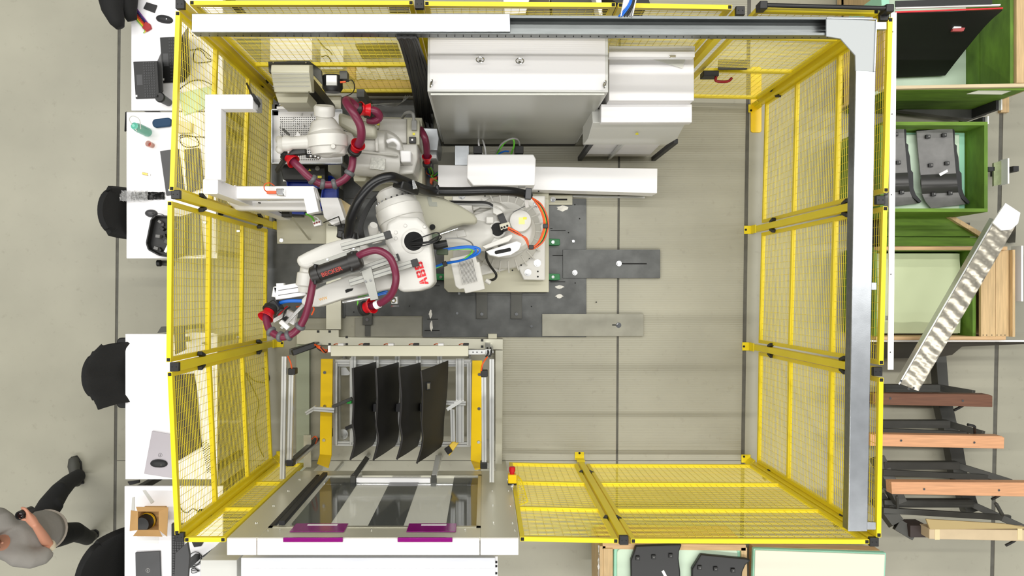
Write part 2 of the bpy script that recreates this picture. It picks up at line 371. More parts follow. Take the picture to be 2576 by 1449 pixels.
# cable ladder leaving the duct at the top with blue and black cables
o = thing('cable_ladder', 'short white cable ladder with blue and black cables above the top fence', 'cable tray', W(1570, 20, 2.3))
MB().pp([(1573, -12), (1600, -12), (1588, 42), (1562, 42)], 2.27, 2.275).build('ladder_tray', white, o)
for i, (a, b) in enumerate(((1572, 1561), (1601, 1590))): MB().bar(W(a, -12, 2.29), W(b, 42, 2.29), .006, .035).build('ladder_side', white, o)
for i, mm in enumerate((lblue, lblue, blk, blk, grycab)):
    MB().tube(wp([(1590+i*3, -12, 2.285+.003*i), (1580+i*4, 14, 2.29), (1556+i*7, 42, 2.285)]), .006, 8).build('cable', mm, o)

# ------------------------------------------------------------------ black cable bundle dropping from duct
o = thing('cable_bundle', 'thick black cable bundle hanging from the duct beside the large enclosure', 'cables', W(1060, 296, 0))
for i in range(9):
    f = i/8; x0 = 1002+f*42; x1 = 1050+f*34
    pts = [(x0, 93, 2.25), (x0+8, 110, 2.12), (x0+25+4*math.sin(i), 170, 1.55), (x0+38, 225, .95), (x1-2, 285, .3), (x1+2, 310+8*math.sin(i*2), .06)]
    MB().tube(wp(pts), .010+.005*(i % 3 == 0), 8).build('cable', blk, o)
MB().bar(W(1028, 95, 2.2), W(1078, 285, .1), .13, .008, up=(0, 1, 0)).build('backing_rail', dsteel2, o)
for z, x, y in ((1.7, 1040, 140), (1.1, 1058, 200), (.5, 1070, 262)):
    MB().bar(W(x-24, y, z), W(x+22, y, z), .02, .05).build('cable_tie_bar', blk, o, bev=.004)

# ------------------------------------------------------------------ large enclosure
o = thing('control_enclosure', 'tallest pale grey electrical enclosure with lifting rings on its roof', 'cabinet', W(1290, 365, 0))
zt = 1.80; T = [W(1076, 78, zt), W(1530, 78, zt), W(1530, 232, zt), W(1075, 230, zt)]
MB().poly(T, .1).build('body', cabs, o, bev=.004)
MB().pp([(1081, 80), (1523, 80), (1523, 227), (1081, 226)], zt, zt+.004).build('roof_panel', cabw, o, bev=.002)
B = [p+Vector((0, 0, 0)) for p in T]; a = T[3]; b = T[2]
MB().bx((a.x+.02, a.y-.004, .12), (b.x-.02, a.y-.022, zt-.02)).build('door_panel', mat('door_grey_satin', (178, 178, 170), .28, .35, bump=.01, bscale=200), o, bev=.004)
MB().bx((a.x+.01, a.y-.01, 0), (b.x-.01, T[0].y, .1)).build('plinth', rub, o)
def eyebolt(px, py, z, par, r=.019, ang=0):
    c = W(px, py, z+.001); t = MB(); t.cone(c+Vector((0, 0, 0)), c+Vector((0, 0, .012)), .014, .010); R = []
    d = Vector((math.cos(ang), math.sin(ang), 0))
    for k in range(21):
        q = 2*math.pi*k/20; R.append((c+Vector((0, 0, .012+r))+d*(math.cos(q)*r)+Vector((0, -.85*math.sin(q)*r, math.sin(q)*r*.5)), .0045))
    t.rings(R, 8); t.build('lifting_ring', chrome, par)
for x, y in ((1208, 155), (1307, 158)): eyebolt(x, y, zt+.004, o, .028)
for x, y in ((1086, 214), (1519, 216)): eyebolt(x, y, zt+.004, o, .024, 1.2)

# ------------------------------------------------------------------ stepped controller cabinet
o = thing('controller_cabinet', 'stepped white robot controller cabinet right of the tallest enclosure', 'cabinet', W(1620, 400, 0))
XL = W(1532, 190, 1.55).x; XR = W(1746, 190, 1.55).x; Yb = 1.95-.16
def slabx(prof, x0, x1, mt, nm, bev=.004):
    v = [Vector((x0, y, z)) for y, z in prof]+[Vector((x1, y, z)) for y, z in prof]; n = len(prof)
    return MB().add(v, [list(range(n))[::-1], list(range(n, 2*n))]+[[i, (i+1) % n, (i+1) % n+n, i+n] for i in range(n)]).build(nm, mt, o, bev=bev)
slabx([(Yb, .8), (Yb, 1.55), (1.455, 1.55), (1.455, .8)], XL, XR, cabw, 'upper_module')
slabx([(1.455, 1.38), (1.455, 1.45), (1.314, 1.45), (1.314, 1.38)], W(1512, 308, 1.45).x, W(1741, 308, 1.45).x, cabw, 'hood')
slabx([(1.45, 1.30), (1.45, 1.38), (1.345, 1.38), (1.345, 1.30)], W(1515, 310, 1.4).x, W(1722, 310, 1.4).x, rub, 'air_vent')
slabx([(1.45, .8), (1.45, 1.32), (1.335, 1.36), (1.262, 1.12), (1.28, .8)], W(1492, 316, 1.38).x, W(1727, 316, 1.38).x, cabs, 'front_console')
slabx([(Yb, .05), (Yb, .8), (1.355, .8), (1.325, .05)], W(1490, 380, .6).x, W(1668, 380, .6).x, cabw, 'lower_module')
for x in (1490, 1700):
    p = W(x, 367, .8); MB().bx((p.x-.02, 1.29, 0), (p.x+.02, 1.33, .8)).build('corner_rail', rub, o, bev=.003)
MB().bx((W(1573, 367, .8).x-.012, 1.30, .0), (W(1573, 367, .8).x+.012, 1.33, .8)).build('centre_rail', alu, o)
p = W(1603, 338, 1.24); MB().add([p+Vector((-.012, -.003, -.008)), p+Vector((.012, -.003, -.008)), p+Vector((0, .0, .016)), p+Vector((-.012, .01, -.008)), p+Vector((.012, .01, -.008)), p+Vector((0, .012, .016))], [[0, 1, 2], [5, 4, 3], [0, 3, 4, 1], [1, 4, 5, 2], [2, 5, 3, 0]]).build('warning_sticker', sticker, o)
# board resting above/behind the controller
o = thing('wall_shelf', 'flat panel with white front rail and clear document pocket behind the controller', 'panel', W(1640, 130, 1.6))
MB().pr(1532, 116, 1748, 128, 1.60, 1.62).build('rear_rail', cabs, o)
MB().pr(1532, 129, 1748, 143, 1.60, 1.66).build('front_rail', white, o, bev=.003)
MB().pp([(1622, 143), (1726, 143), (1717, 172)], 1.560, 1.563).build('document_pocket', mat('clear_sleeve', (220, 220, 210), .3, alpha=.6), o)
MB().pr(1684, 138, 1700, 145, 1.66, 1.675).build('rail_latch', chrome, o, bev=.002)

# ------------------------------------------------------------------ steel base plates and ducts on the floor
def plate(name, pts, z1, m_, label, cat, z0=0, bev=.002, group=None):
    o = MB().pp(pts, z0, z1).build(name, m_, bev=bev); tag(o, label, cat, group); return o
bp = thing('machine_base_plate', 'large dark steel base plate under both robots', 'base plate', W(1150, 700, 0))
MB().pp([(868, 500), (1475, 500), (1475, 848), (1063, 848), (1063, 795), (868, 795)], 0, .02).build('plate', dsteel, bp, bev=.002)
MB().pp([(684, 250), (1090, 250), (1090, 499), (868, 499), (868, 800), (672, 800), (672, 560), (684, 560)], 0, .018).build('plate', dsteel, bp, bev=.002)
m = MB()
for x0, y0, x1, y1 in ((1385, 579, 1423, 581), (1390, 642, 1416, 644), (1384, 708, 1422, 710), (1068, 830, 1106, 833), (1075, 802, 1102, 804), (1384, 574, 1390, 576), (1088, 718, 1106, 720)):
    m.pr(x0, y0, x1, y1, .019, .0212)
for x, y in ((1446, 515), (1443, 610), (1430, 585), (1440, 640), (1500, 760), (1447, 712), (890, 785), (1030, 770), (1337, 771), (1458, 550), (1385, 829)):
    c = W(x, y, .02); m.cone(c, c+Vector((0, 0, .0012)), .007, n=10)
m.build('slot', hole, bp, kind='stuff')
for i, (x, y) in enumerate(((1442, 607), (1412, 524), (1155, 738), (1337, 821), (1150, 788))):
    if i == 1: continue
    c = W(x, y, .02); MB().cone(c, c+Vector((0, 0, .012)), .013, n=6).build('bolt', chrome, bp)
wm = mat('white_filler_smear', (225, 222, 214), .6, var=.2, scale=30)
for i, (cx, cy, rx, ry) in enumerate(((1415, 524, 14, 7), (1407, 722, 11, 4), (1407, 745, 9, 5), (1083, 790, 4, 10), (1085, 820, 4, 12))):
    pts = [(cx+rx*math.cos(t*.52)*(1+.25*math.sin(3*t+i)), cy+ry*math.sin(t*.52)*(1+.2*math.cos(2*t))) for t in range(12)]
    MB().pp(pts, .0205, .0235).build('filler_smear', wm, bp, label='white filler smear')
def slotplate(name, x0, y0, x1, y1, z, mt, label, slot, bolts):
    t = thing(name, label, 'steel plate', W((x0+x1)/2, (y0+y1)/2, 0)); MB().pr(x0, y0, x1, y1, 0 if z < .04 else .021, z).build('plate', mt, t, bev=.0015)
    MB().pr(*slot, z, z+.001).build('slot', hole, t)
    for x, y in bolts:
        c = W(x, y, z); b = MB(); b.cone(c, c+Vector((0, 0, .004)), .026, n=18); b.cone(c+Vector((0, 0, .004)), c+Vector((0, 0, .018)), .019, n=6); b.build('bolt', chrome, t)
    return t
slotplate('strap_plate', 1416, 628, 1661, 700, .034, dsteel, 'dark steel strap plate bolted across the floor joint', (1555, 662, 1627, 665), ((1557, 663), (1446, 686)))
slotplate('strap_plate', 1364, 790, 1619, 846, .036, mat('raw_grey_steel', (150, 148, 135), .45, .3, var=.15), 'light grey steel strap plate below the dark one', (1540, 816, 1552, 819), ((1556, 818),))
slotplate('clamp_plate', 1374, 491, 1440, 515, .045, beige, 'small slotted clamp plate at the corner of the robot base', (1388, 500, 1427, 504), ((1391, 502),))
plate('floor_rod', [(1440, 491), (1622, 494), (1622, 499), (1440, 496)], .02, alu, 'thin steel rod on the floor beneath the white cable trunk', 'rod')
plate('infill_plate', [(893, 800), (1061, 798), (1061, 846), (893, 848)], .014, mat('grey_infill', (140, 138, 126), .5, .2, var=.1), 'grey infill plate between base plate and loading station', 'steel plate')
for x0, lab in ((1198, 'dark flat bar under the motor side of the big robot base'), (1285, 'dark flat bar below the robot base corner with bolts')):
    t = thing('anchor_bar', lab, 'steel bar', W(x0+14, 760, 0)); MB().pr(x0, 712, x0+28, 802, .021, .045).build('bar', dsteel2, t, bev=.002)
    c = W(x0+14, 790, .045); MB().cone(c, c+Vector((0, 0, .014)), .017, n=6).build('bolt', chrome, t)
t = thing('clamp_shoe', 'grey clamp shoe on the base plate below the red hose cup', 'clamp', W(924, 800, 0))
MB().pr(912, 786, 936, 818, .019, .05).build('shoe', dsteel2, t, bev=.003); c = W(924, 804, .05); MB().cone(c, c+Vector((0, 0, .012)), .016, n=6).build('bolt', chrome, t)
MB().pr(918, 818, 931, 846, .012, .03).build('foot_bar', dsteel2, t)
def greenclamp(x, y, lab):
    t = thing('locating_block', lab, 'clamp', W(x, y, 0), 'green locating blocks round the robot base'); MB().pp([(x-17, y-9), (x+17, y-8), (x+18, y+7), (x+6, y+8), (x-16, y+7)], .02, .10).build('block', green, t, bev=.004)
    c = W(x, y, .1); MB().cone(c, c+Vector((0, 0, .008)), .014, n=14).build('bolt', chrome, t)
greenclamp(1391, 609, 'green locating block above the dark strap plate'); greenclamp(1391, 697, 'green locating block at the left edge of the dark strap plate'); greenclamp(1109, 697, 'green locating block beside the red lettered robot arm')
# floor ducts of stainless steel
def fduct(pts, z, lab, mt=steel, z0=0.0, clips=()):
    t = thing('floor_duct', lab, 'cable duct', W(*pts[0], 0)); MB().pp(pts, z0, z).build('duct_lid', mt, t, bev=.002)
    for x, y in clips: MB().pr(x-3, y-3, x+3, y+3, z, z+.006).build('lid_clip', blk, t)
    return t
fduct([(820, 240), (858, 240), (858, 829), (820, 829)], .085, 'stainless floor duct running lengthwise left of both robots')
fduct([(746, 830), (852, 830), (852, 848), (1265, 853), (1265, 880), (746, 866)], .095, 'stainless floor duct across the back of the loading station', clips=((800, 834), (829, 834), (872, 848), (800, 865), (829, 866), (872, 866), (1213, 856), (1213, 872)))
fduct([(1246, 881), (1265, 881), (1263, 1178), (1246, 1178)], .095, 'stainless floor duct along the right side of the loading station')
t = MB().pp([(1228, 840), (1250, 840), (1250, 852), (1228, 852)], 0, .09).build('duct_stub', beige, bev=.002); tag(t, 'small beige duct stub behind the station corner', 'duct')
fduct([(745, 866), (778, 866), (778, 1200), (745, 1200)], .055, 'greenish floor duct on the left inside the loading station', mat('greenish_duct', (165, 172, 150), .4))
# ------------------------------------------------------------------ white cable trunk and junction box
o = thing('cable_channel', 'long white cable channel lying between enclosures and big robot', 'cable channel', W(1400, 450, 0))
MB().pp([(1102, 415), (1654, 424), (1653, 486), (1102, 470)], .16, .36).build('trunk_body', white, o, bev=.003)
MB().pp([(1144, 366), (1180, 366), (1180, 416), (1144, 416)], .16, .34).build('trunk_branch', galv, o, bev=.003)
for x in (1120, 1330, 1630): MB().pr(x, 440, x+14, 470, 0, .16).build('trunk_foot', dsteel2, o)
o = thing('junction_box', 'bright white junction box on top of the cable trunk', 'junction box', W(1260, 430, .36))
MB().pp([(1176, 388), (1342, 388), (1348, 400), (1346, 466), (1190, 467), (1174, 447)], .361, .60).build('box_lid', white, o, bev=.01, seg=3)
MB().pr(1304, 460, 1322, 470, .5, .56).build('box_latch', grycab, o, bev=.002)
for x in (1202, 1306):
    q = MB().pr(x-11, 367, x+11, 386, .37, .5).build('cable_gland', blk, o, bev=.005)
for i, (c, pts) in enumerate(((white, [(1205, 345, .25), (1204, 360, .45), (1208, 378, .45), (1214, 388, .42)]), (white, [(1214, 352, .3), (1219, 368, .45), (1222, 388, .42)]), (grycab, [(1246, 387, .45), (1262, 362, .6), (1286, 349, .66), (1303, 352, .6), (1308, 370, .45)]),
        (lime, [(1250, 387, .45), (1270, 358, .6), (1290, 350, .64), (1293, 366, .55), (1286, 387, .45)]), (lblue, [(1254, 387, .44), (1268, 381, .48), (1280, 381, .48)]))):
    MB().tube(wp(pts), .008, 8).build('cable', c, o)
o = thing('cable_tangle', 'blue, orange and green cables at the foot of the small robot', 'cables', W(1080, 440, 0))
for i in range(12):
    c = (lblue, lblue, orange, grycab, blk, lime)[i % 6]; r = random.Random(i)
    pts = [(1068+r.random()*12, 405+r.random()*5, .25+.1*r.random()), (1072+r.random()*18, 425+r.random()*12, .12+.1*r.random()), (1085+r.random()*15, 438+r.random()*14, .1+.1*r.random()), (1100+r.random()*4, 430+r.random()*30, .2)]
    MB().tube(wp(pts), .006, 8).build('cable', c, o)
MB().pp([(1081, 448), (1099, 445), (1099, 452), (1088, 453), (1086, 462), (1081, 460)], .12, .2).build('cable_clamp', orange, o, bev=.003)
o = thing('enclosure_hood', 'small galvanised angled box beside the tallest enclosure foot', 'box', W(1085, 350, 0))
MB().pp([(1058, 322), (1100, 323), (1104, 348), (1100, 378), (1058, 378)], 0, .5).build('hood', galv, o, bev=.004)
MB().pr(1060, 379, 1098, 398, 0, .3).build('lower_box', white, o, bev=.003)

# ------------------------------------------------------------------ big robot
rb = thing('industrial_robot', 'large white industrial robot with red lettering and maroon hoses', 'robot', W(1270, 590, 0))
MB().pp([(1117, 474), (1381, 474), (1381, 735), (1127, 735), (1117, 725)], .021, .14).build('mounting_plate', beige, rb, bev=.006)
m = MB(); m.pp([(1137, 492), (1372, 492), (1372, 705), (1318, 704), (1303, 672), (1215, 692), (1140, 690)], .14, .30); foot_ = m.build('base_casting', robw, rb, bev=.012, seg=3)
c = W(1268, 585, .3)
m = MB(); m.axis((c.x, c.y, .28), (0, 0, 1), [(0, .34), (.05, .345), (.10, .33), (.16, .27), (.24, .25), (.30, .25)], 48); m.build('turntable', robw, rb)
m = MB()
for k in range(26):
    a = 2*math.pi*k/26; d = Vector((math.cos(a), math.sin(a), 0)); u = c+d*.25; v = c+d*.355; u.z = .42; v.z = .31; m.bar(u, v, .012, .07)
m.build('cooling_rib', robw, rb, kind='stuff')
for x, y in ((1350, 515), (1352, 662), (1328, 686), (1162, 493)):
    p = W(x, y, .30); b = MB(); b.cone(p, p+Vector((0, 0, .006)), .033, n=20); b.cone(p+Vector((0, 0, .006)), p+Vector((0, 0, .03)), .024, n=6); b.build('anchor_bolt', chrome, rb)
m = MB()
for x, y in ((1355, 481), (1353, 683), (1353, 696), (1335, 528), (1348, 553), (1353, 577), (1351, 602), (1331, 650), (1311, 667), (1289, 680), (1220, 493), (1299, 496)):
    p = W(x, y, .302 if x > 1352 else .36); m.cone(p, p+Vector((0, 0, .002)), .008, n=10)
m.build('tapped_hole', hole, rb, kind='stuff')
# rotating carousel
m = MB(); m.rings([(W(1292, 580, .55), .20), (W(1292, 580, .85), .19), (W(1292, 580, .9), .15)], 32); m.rings([(W(1240, 560, .55), .19), (W(1235, 560, .86), .17)], 32); m.pp([(1180, 545), (1250, 520), (1262, 610), (1190, 625)], .5, .95)
m.build('carousel_casting', robw, rb, remesh=.010)
p = W(1309, 556, .93); MB().axis((p.x, p.y, .88), (0, 0, 1), [(0, .098), (.055, .098), (.068, .088), (.07, 0.02)], 36).build('gear_cover', robw, rb)
MB().pr(1305, 547, 1320, 564, .948, .951).build('sticker', mat('pale_yellow_sticker', (240, 236, 150), .6), rb); MB().pr(1316, 546, 1325, 552, .9515, .953).build('sticker', sticker, rb)
p = W(1252, 577, .96); MB().axis((p.x, p.y, .90), (0, 0, 1), [(0, .06), (.055, .075), (.062, .072), (.064, .055)], 32).build('cable_well_rim', robw, rb)
MB().cone((p.x, p.y, .958), (p.x, p.y, .968), .056, n=28).build('cable_well', hole, rb)
MB().bar(W(1256, 534, 1.0), W(1276, 580, 1.0), .055, .012).build('cable_strap', blk, rb, bev=.002)
q = MB().bar(W(1258, 572, 1.03), W(1283, 565, 1.03), .05, .014).build('cable_entry_plate', beige, rb, bev=.003)
for i, (x, y) in enumerate(((1262, 573), (1269, 571), (1276, 568), (1267, 578), (1274, 577))):
    u = W(x, y, 1.038); MB().cone(u, u+Vector((0, 0, .002)), .009, n=14).build('cable_hole', hole, q)
MB().pp([(1236, 610), (1288, 588), (1290, 596), (1280, 607), (1222, 626), (1213, 620)], .93, 1.03).build('side_bracket', robw, rb, bev=.004)
MB().pp([(1222, 632), (1300, 606), (1312, 612), (1306, 628), (1285, 641), (1255, 646), (1232, 641)], .80, .93).build('lower_bracket', white, rb, bev=.004)
MB().pp(rot(rrect(1244, 627, 1286, 636, 4), 1265, 631, -12), .931, .934).build('slot', hole, rb)
MB().pp([(1240, 520), (1262, 530), (1266, 534), (1250, 541), (1240, 535)], .9, 1.06).build('cable_bracket', robw, rb, bev=.003)
# shoulder motor with fins
mc = rot([(1140, 640), (1206, 640), (1206, 664), (1212, 664), (1212, 735), (1160, 735), (1160, 722), (1148, 722), (1140, 712)], 1180, 690, -12)
MB().pp(mc, .55, .92).build('motor_housing', robw, rb, bev=.008)
m = MB()
for k in range(13):
    x = 1161+k*3; a, b = rot([(x, 652), (x, 712)], 1180, 690, -12); m.bar(W(*a, .93), W(*b, .93), .0042, .03)
m.build('motor_fin', robw, rb, kind='stuff')
u = rot([(1142, 700), (1156, 732), (1200, 726)], 1180, 690, 0)
MB().cone(W(1222, 705, .8), W(1234, 712, .8), .02).build('motor_plug', robw, rb)
MB().tube(wp([(1226, 706, .8), (1244, 702, .7), (1248, 690, .65), (1234, 670, .7), (1224, 650, .8), (1224, 632, .85)]), .011, 10).build('motor_cable', blk, rb)
# lower arm
m = MB(); m.rings([(W(1215, 590, .85), .14), (W(1160, 592, .95), .135), (W(1130, 587, 1.0), .12), (W(1080, 570, 1.12), .10), (W(1040, 548, 1.30), .10), (W(1005, 525, 1.48), .11)], 28)
m.ball(W(1215, 590, .85), .145, 24); m.build('lower_arm', robw, rb, remesh=.011)
cv = [(1006, 500), (1022, 488), (1045, 483), (1070, 485), (1120, 500), (1160, 518), (1192, 538), (1202, 552), (1196, 562), (1165, 562), (1135, 570), (1110, 582), (1085, 596), (1060, 585), (1030, 560), (1010, 530)]
P = [W(x, y, 1.66-(x-1000)*.0021) for x, y in cv]; n = len(P)
MB().add(P+[p-Vector((0, 0, .14)) for p in P], [list(range(n))[::-1], list(range(n, 2*n))]+[[i, (i+1) % n, (i+1) % n+n, i+n] for i in range(n)]).build('arm_side_cover', robd, rb, bev=.022, seg=3)
z_ = lambda x: 1.665-(x-1000)*.0021
MB().add([W(x, y, z_(x)) for x, y in ((1074, 496), (1084, 494), (1087, 508), (1099, 508), (1100, 520), (1080, 519))]+[W(x, y, z_(x)-.01) for x, y in ((1074, 496), (1084, 494), (1087, 508), (1099, 508), (1100, 520), (1080, 519))], [[0, 1, 2, 3, 4, 5], [11, 10, 9, 8, 7, 6]]+[[i, i+6, (i+1) % 6+6, (i+1) % 6] for i in range(6)]).build('grey_label', mat('grey_print', (158, 160, 150), .5), rb)
MB().cone(W(1088, 571, 1.50), W(1088, 571, 1.505), .022, n=14).build('dark_port', hole, rb)
MB().pp([(1186, 516), (1206, 508), (1236, 512), (1262, 526), (1258, 536), (1232, 524), (1208, 522), (1190, 530)], .70, .92).build('curved_flange', robw, rb, bev=.012, seg=3)
MB().pp(rrect(1222, 544, 1242, 562, 3), .80, 1.0).build('square_boss', robw, rb, bev=.01, seg=3)
MB().pp([(1146, 580), (1168, 576), (1174, 594), (1150, 598)], .9, 1.10).build('square_boss', robw, rb, bev=.006)
m = MB()
for k in range(4): m.rings([(W(1205-k*12, 565+k*2, .9+.03*k), .006), (W(1204-k*12, 600+k, .95+.03*k), .006)], 8)
m.build('casting_seam', robd, rb)
# elbow gearbox, stacked cylinders along the arm-joint axis
e0 = W(985, 478, 1.62); e1 = W(1025, 600, 1.66); d = (e1-e0).normalized()
MB().axis(e0, d, [(0, .105), (.02, .125), (.09, .13), (.10, .155), (.15, .162), (.155, .17), (.245, .172), (.25, .165), (.34, .165), (.36, .14)], 40).build('elbow_gearbox', robw, rb)
m = MB(); r_ = d.orthogonal().normalized(); s_ = d.cross(r_)
for k in range(22):
    a = 2*math.pi*k/22; p = e0+d*.092+(r_*math.cos(a)+s_*math.sin(a))*.145; m.cone(p-d*.006, p+d*.006, .008, n=8)
m.build('flange_bolt', chrome, rb, kind='stuff')
# forearm housing with big round opening
fh = MB().pp([(972, 560), (1000, 543), (1050, 545), (1078, 570), (1090, 660), (1093, 708), (1085, 722), (1052, 732), (1010, 735), (985, 712), (985, 640), (968, 610)], 1.60, 1.86).build('forearm_housing', robw, rb, bev=.03, seg=4)
hc = W(1041, 607, 1.86)
MB().axis((hc.x, hc.y, 1.855), (0, 0, 1), [(0, .088), (.012, .088), (.016, .078), (.0165, .07)], 36).build('opening_rim', robw, rb)
MB().cone((hc.x, hc.y, 1.8715), (hc.x, hc.y, 1.8725), .068, n=32).build('round_opening', mat('deep_black_opening', (8, 8, 8), .9), rb)
for i, pts in enumerate(([(1030, 612, 1.875), (1060, 610, 1.92), (1090, 605, 1.95), (1105, 592, 1.93), (1098, 585, 1.92), (1075, 592, 1.94), (1036, 606, 1.88)], [(1032, 616, 1.875), (1068, 612, 1.93), (1096, 606, 1.93), (1104, 596, 1.9)], [(1037, 621, 1.875), (1070, 617, 1.92), (1100, 606, 1.93), (1110, 597, 1.9), (1103, 594, 1.9), (1080, 606, 1.9)])):
    MB().tube(wp(pts), .0045, 8).build('thin_cable', blk, rb)
for x, y in ((996, 585), (1020, 568), (1068, 571), (1057, 584), (996, 600)):
    p = W(x, y, 1.86); MB().cone(p, p+Vector((0, 0, .008)), .013, .01, n=14).build('cap_screw', robw, rb)
MB().rings([(W(942, 592, 1.70), .036), (W(938, 572, 1.80), .036), (W(940, 566, 1.82), .028)], 20).build('rounded_stop', robw, rb); MB().cone(W(944, 585, 1.72), W(950, 612, 1.72), .037, n=20).build('stop_base', robw, rb)
m = MB(); m.pr(1080, 588, 1104, 604, 1.5, 1.6); m.build('valve_block', mat('olive_green_block', (78, 92, 70), .5), rb, bev=.004)
MB().rings([(W(1085, 614, 1.5), .03), (W(1100, 618, 1.5), .035), (W(1125, 612, 1.5), .03)], 16).build('black_motor_end', blk, rb)
MB().pr(1098, 626, 1126, 640, 1.30, 1.4).build('valve_block', MATS['olive_green_block'], rb, bev=.004)
# red lettering on housing: three blocky letters reading upwards
rd = mat('logo_red', (225, 0, 22), .4)
ld = (W(1052, 668, 1.862)-W(1064, 708, 1.862)); lc = W(1059, 688, 1.863)
dn = ld.normalized(); pn = Vector((dn.y, -dn.x, 0))          # dn = reading direction, pn = down of the letters
def glyph(m, x0, w, h, rects):
    for q in rects:
        pts = [(q[0], q[1]), (q[2], q[1]), (q[2], q[3]), (q[0], q[3])] if len(q) == 4 else [(q[i], q[i+1]) for i in range(0, len(q), 2)]
        P = [lc+dn*(x0+u*w)-pn*((v-.5)*h)+Vector((0, 0, .0015)) for u, v in pts]; m.poly(P, lc.z-.004)
lt = MB(); gw, gh = .050, .062
bq = [(0, 0, .30, .47), (0, .53, .30, 1), (.30, 0, .46, .17), (.30, .36, .46, .47), (.30, .53, .46, .64), (.30, .83, .46, 1), (.52, 0, .80, .17), (.52, .36, .80, .47), (.52, .53, .80, .64), (.52, .83, .78, 1), (.72, .0, .90, .47), (.90, .06, 1, .41), (.70, .53, .88, 1), (.88, .59, .97, .94)]
aq = [(0, 0, .26, 0, .36, .22, .46, .22, .46, .40, .14, .40), (1, 0, .74, 0, .64, .22, .54, .22, .54, .40, .86, .40), (.17, .46, .46, .46, .46, .97, .37, .97), (.83, .46, .54, .46, .54, .97, .63, .97)]
glyph(lt, -.086, gw*1.05, gh, aq); glyph(lt, -.026, gw, gh, bq); glyph(lt, .032, gw, gh, bq); lt.build('arm_lettering', rd, rb, sm=False)
# forearm: two fork beams, wrist and tool
MB().pp([(742, 655), (748, 645), (770, 633), (810, 615), (850, 603), (880, 598), (908, 604), (930, 625), (920, 650), (860, 660), (800, 664), (772, 676), (752, 672)], 1.62, 1.78).build('fork_beam', robw, rb, bev=.035, seg=4)
MB().pp([(757, 755), (770, 740), (820, 715), (880, 692), (940, 690), (990, 690), (1000, 722), (930, 738), (860, 752), (800, 772), (770, 772), (758, 765)], 1.62, 1.80).build('fork_beam', robw, rb, bev=.035, seg=4)
MB().pp([(850, 660), (930, 625), (985, 610), (1000, 700), (940, 715), (860, 730)], 1.58, 1.70).build('forearm_shell', robw, rb, bev=.03, seg=3)
MB().axis(W(776, 668, 1.66), W(768, 745, 1.66)-W(776, 668, 1.66), [(0, .05), (.02, .058), (.05, .06), (.06, .075), (.15, .078), (.16, .06), (.20, .055)], 30).build('wrist_joint', robw, rb)
t_ = W(850, 757, 1.80); 
for i, (a, b) in enumerate((((862, 760), (944, 745)), ((880, 757), (930, 745)))): MB().tube([W(*a, 1.66), W(*b, 1.66)], .008 if i else .012, 10).build('tie_rod', chrome, rb)
MB().pp([(868, 730), (874, 727), (889, 725), (886, 731), (870, 737)], 1.80, 1.803).build('slot', hole, rb)
ww = W(813, 752, 1.801); text('WW', .03, mat('orange_print', (235, 170, 40), .5), ww, (1, .25, 0), (0, 0, 1), rb, 'warning_print')
# aluminium gripper motor block
g = MB().bar(W(695, 738, 1.60), W(772, 726, 1.60), .10, .10).build('gripper_block', white, rb, bev=.006)
for s in (-.018, .018):
    MB().bar(W(700, 737, 1.652)+Vector((0, s, 0)), W(770, 726, 1.652)+Vector((0, s, 0)), .004, .003).build('groove', dgrey, g)
MB().bar(W(697, 718, 1.62), W(716, 717, 1.62), .03, .05).build('gripper_lug', white, rb, bev=.004); MB().bar(W(692, 748, 1.60), W(697, 722, 1.60), .03, .1).build('gripper_flange', alu, rb, bev=.005)
MB().tube(wp([(690, 768, 1.6), (720, 758, 1.62), (760, 757, 1.62)]), .014, 10).build('air_hose', lblue, rb)
MB().bar(W(708, 826, 1.5), W(764, 766, 1.52), .024, .024).build('tool_rail', alu, rb, bev=.003)
MB().bar(W(688, 808, 1.5), W(718, 790, 1.5), .03, .03).build('tool_clamp', alu, rb, bev=.003); MB().bar(W(706, 808, 1.5), W(726, 826, 1.5), .035, .035).build('tool_clamp', white, rb, bev=.003)
MB().bar(W(692, 790, 1.46), W(722, 804, 1.46), .04, .05).build('tool_bracket', blk, rb, bev=.004); MB().pp([(722, 778), (745, 790), (738, 818), (716, 806)], 1.36, 1.42).build('tool_plate', white, rb, bev=.003)
for i, (c_, pts) in enumerate(((red, [(700, 795, 1.5), (712, 780, 1.53), (724, 770, 1.53)]), (blk, [(712, 800, 1.52), (718, 782, 1.54), (730, 772, 1.54)]), (orange, [(745, 772, 1.5), (778, 768, 1.5), (790, 776, 1.5), (784, 792, 1.48)]), (lblue, [(905, 735, 1.6), (928, 742, 1.6), (945, 735, 1.6)]), (lime, [(900, 768, 1.6), (902, 748, 1.62), (920, 742, 1.62), (950, 735, 1.6), (972, 728, 1.6)]), (lblue, [(935, 742, 1.58), (955, 738, 1.6), (975, 732, 1.6)]), (lblue, [(930, 748, 1.58), (950, 742, 1.6), (972, 737, 1.6)]), (orange, [(896, 738, 1.6), (920, 732, 1.62), (955, 712, 1.62)]))):
    MB().tube(wp(pts), .009 if c_ == lblue else .006, 8).build('thin_cable', c_, rb)
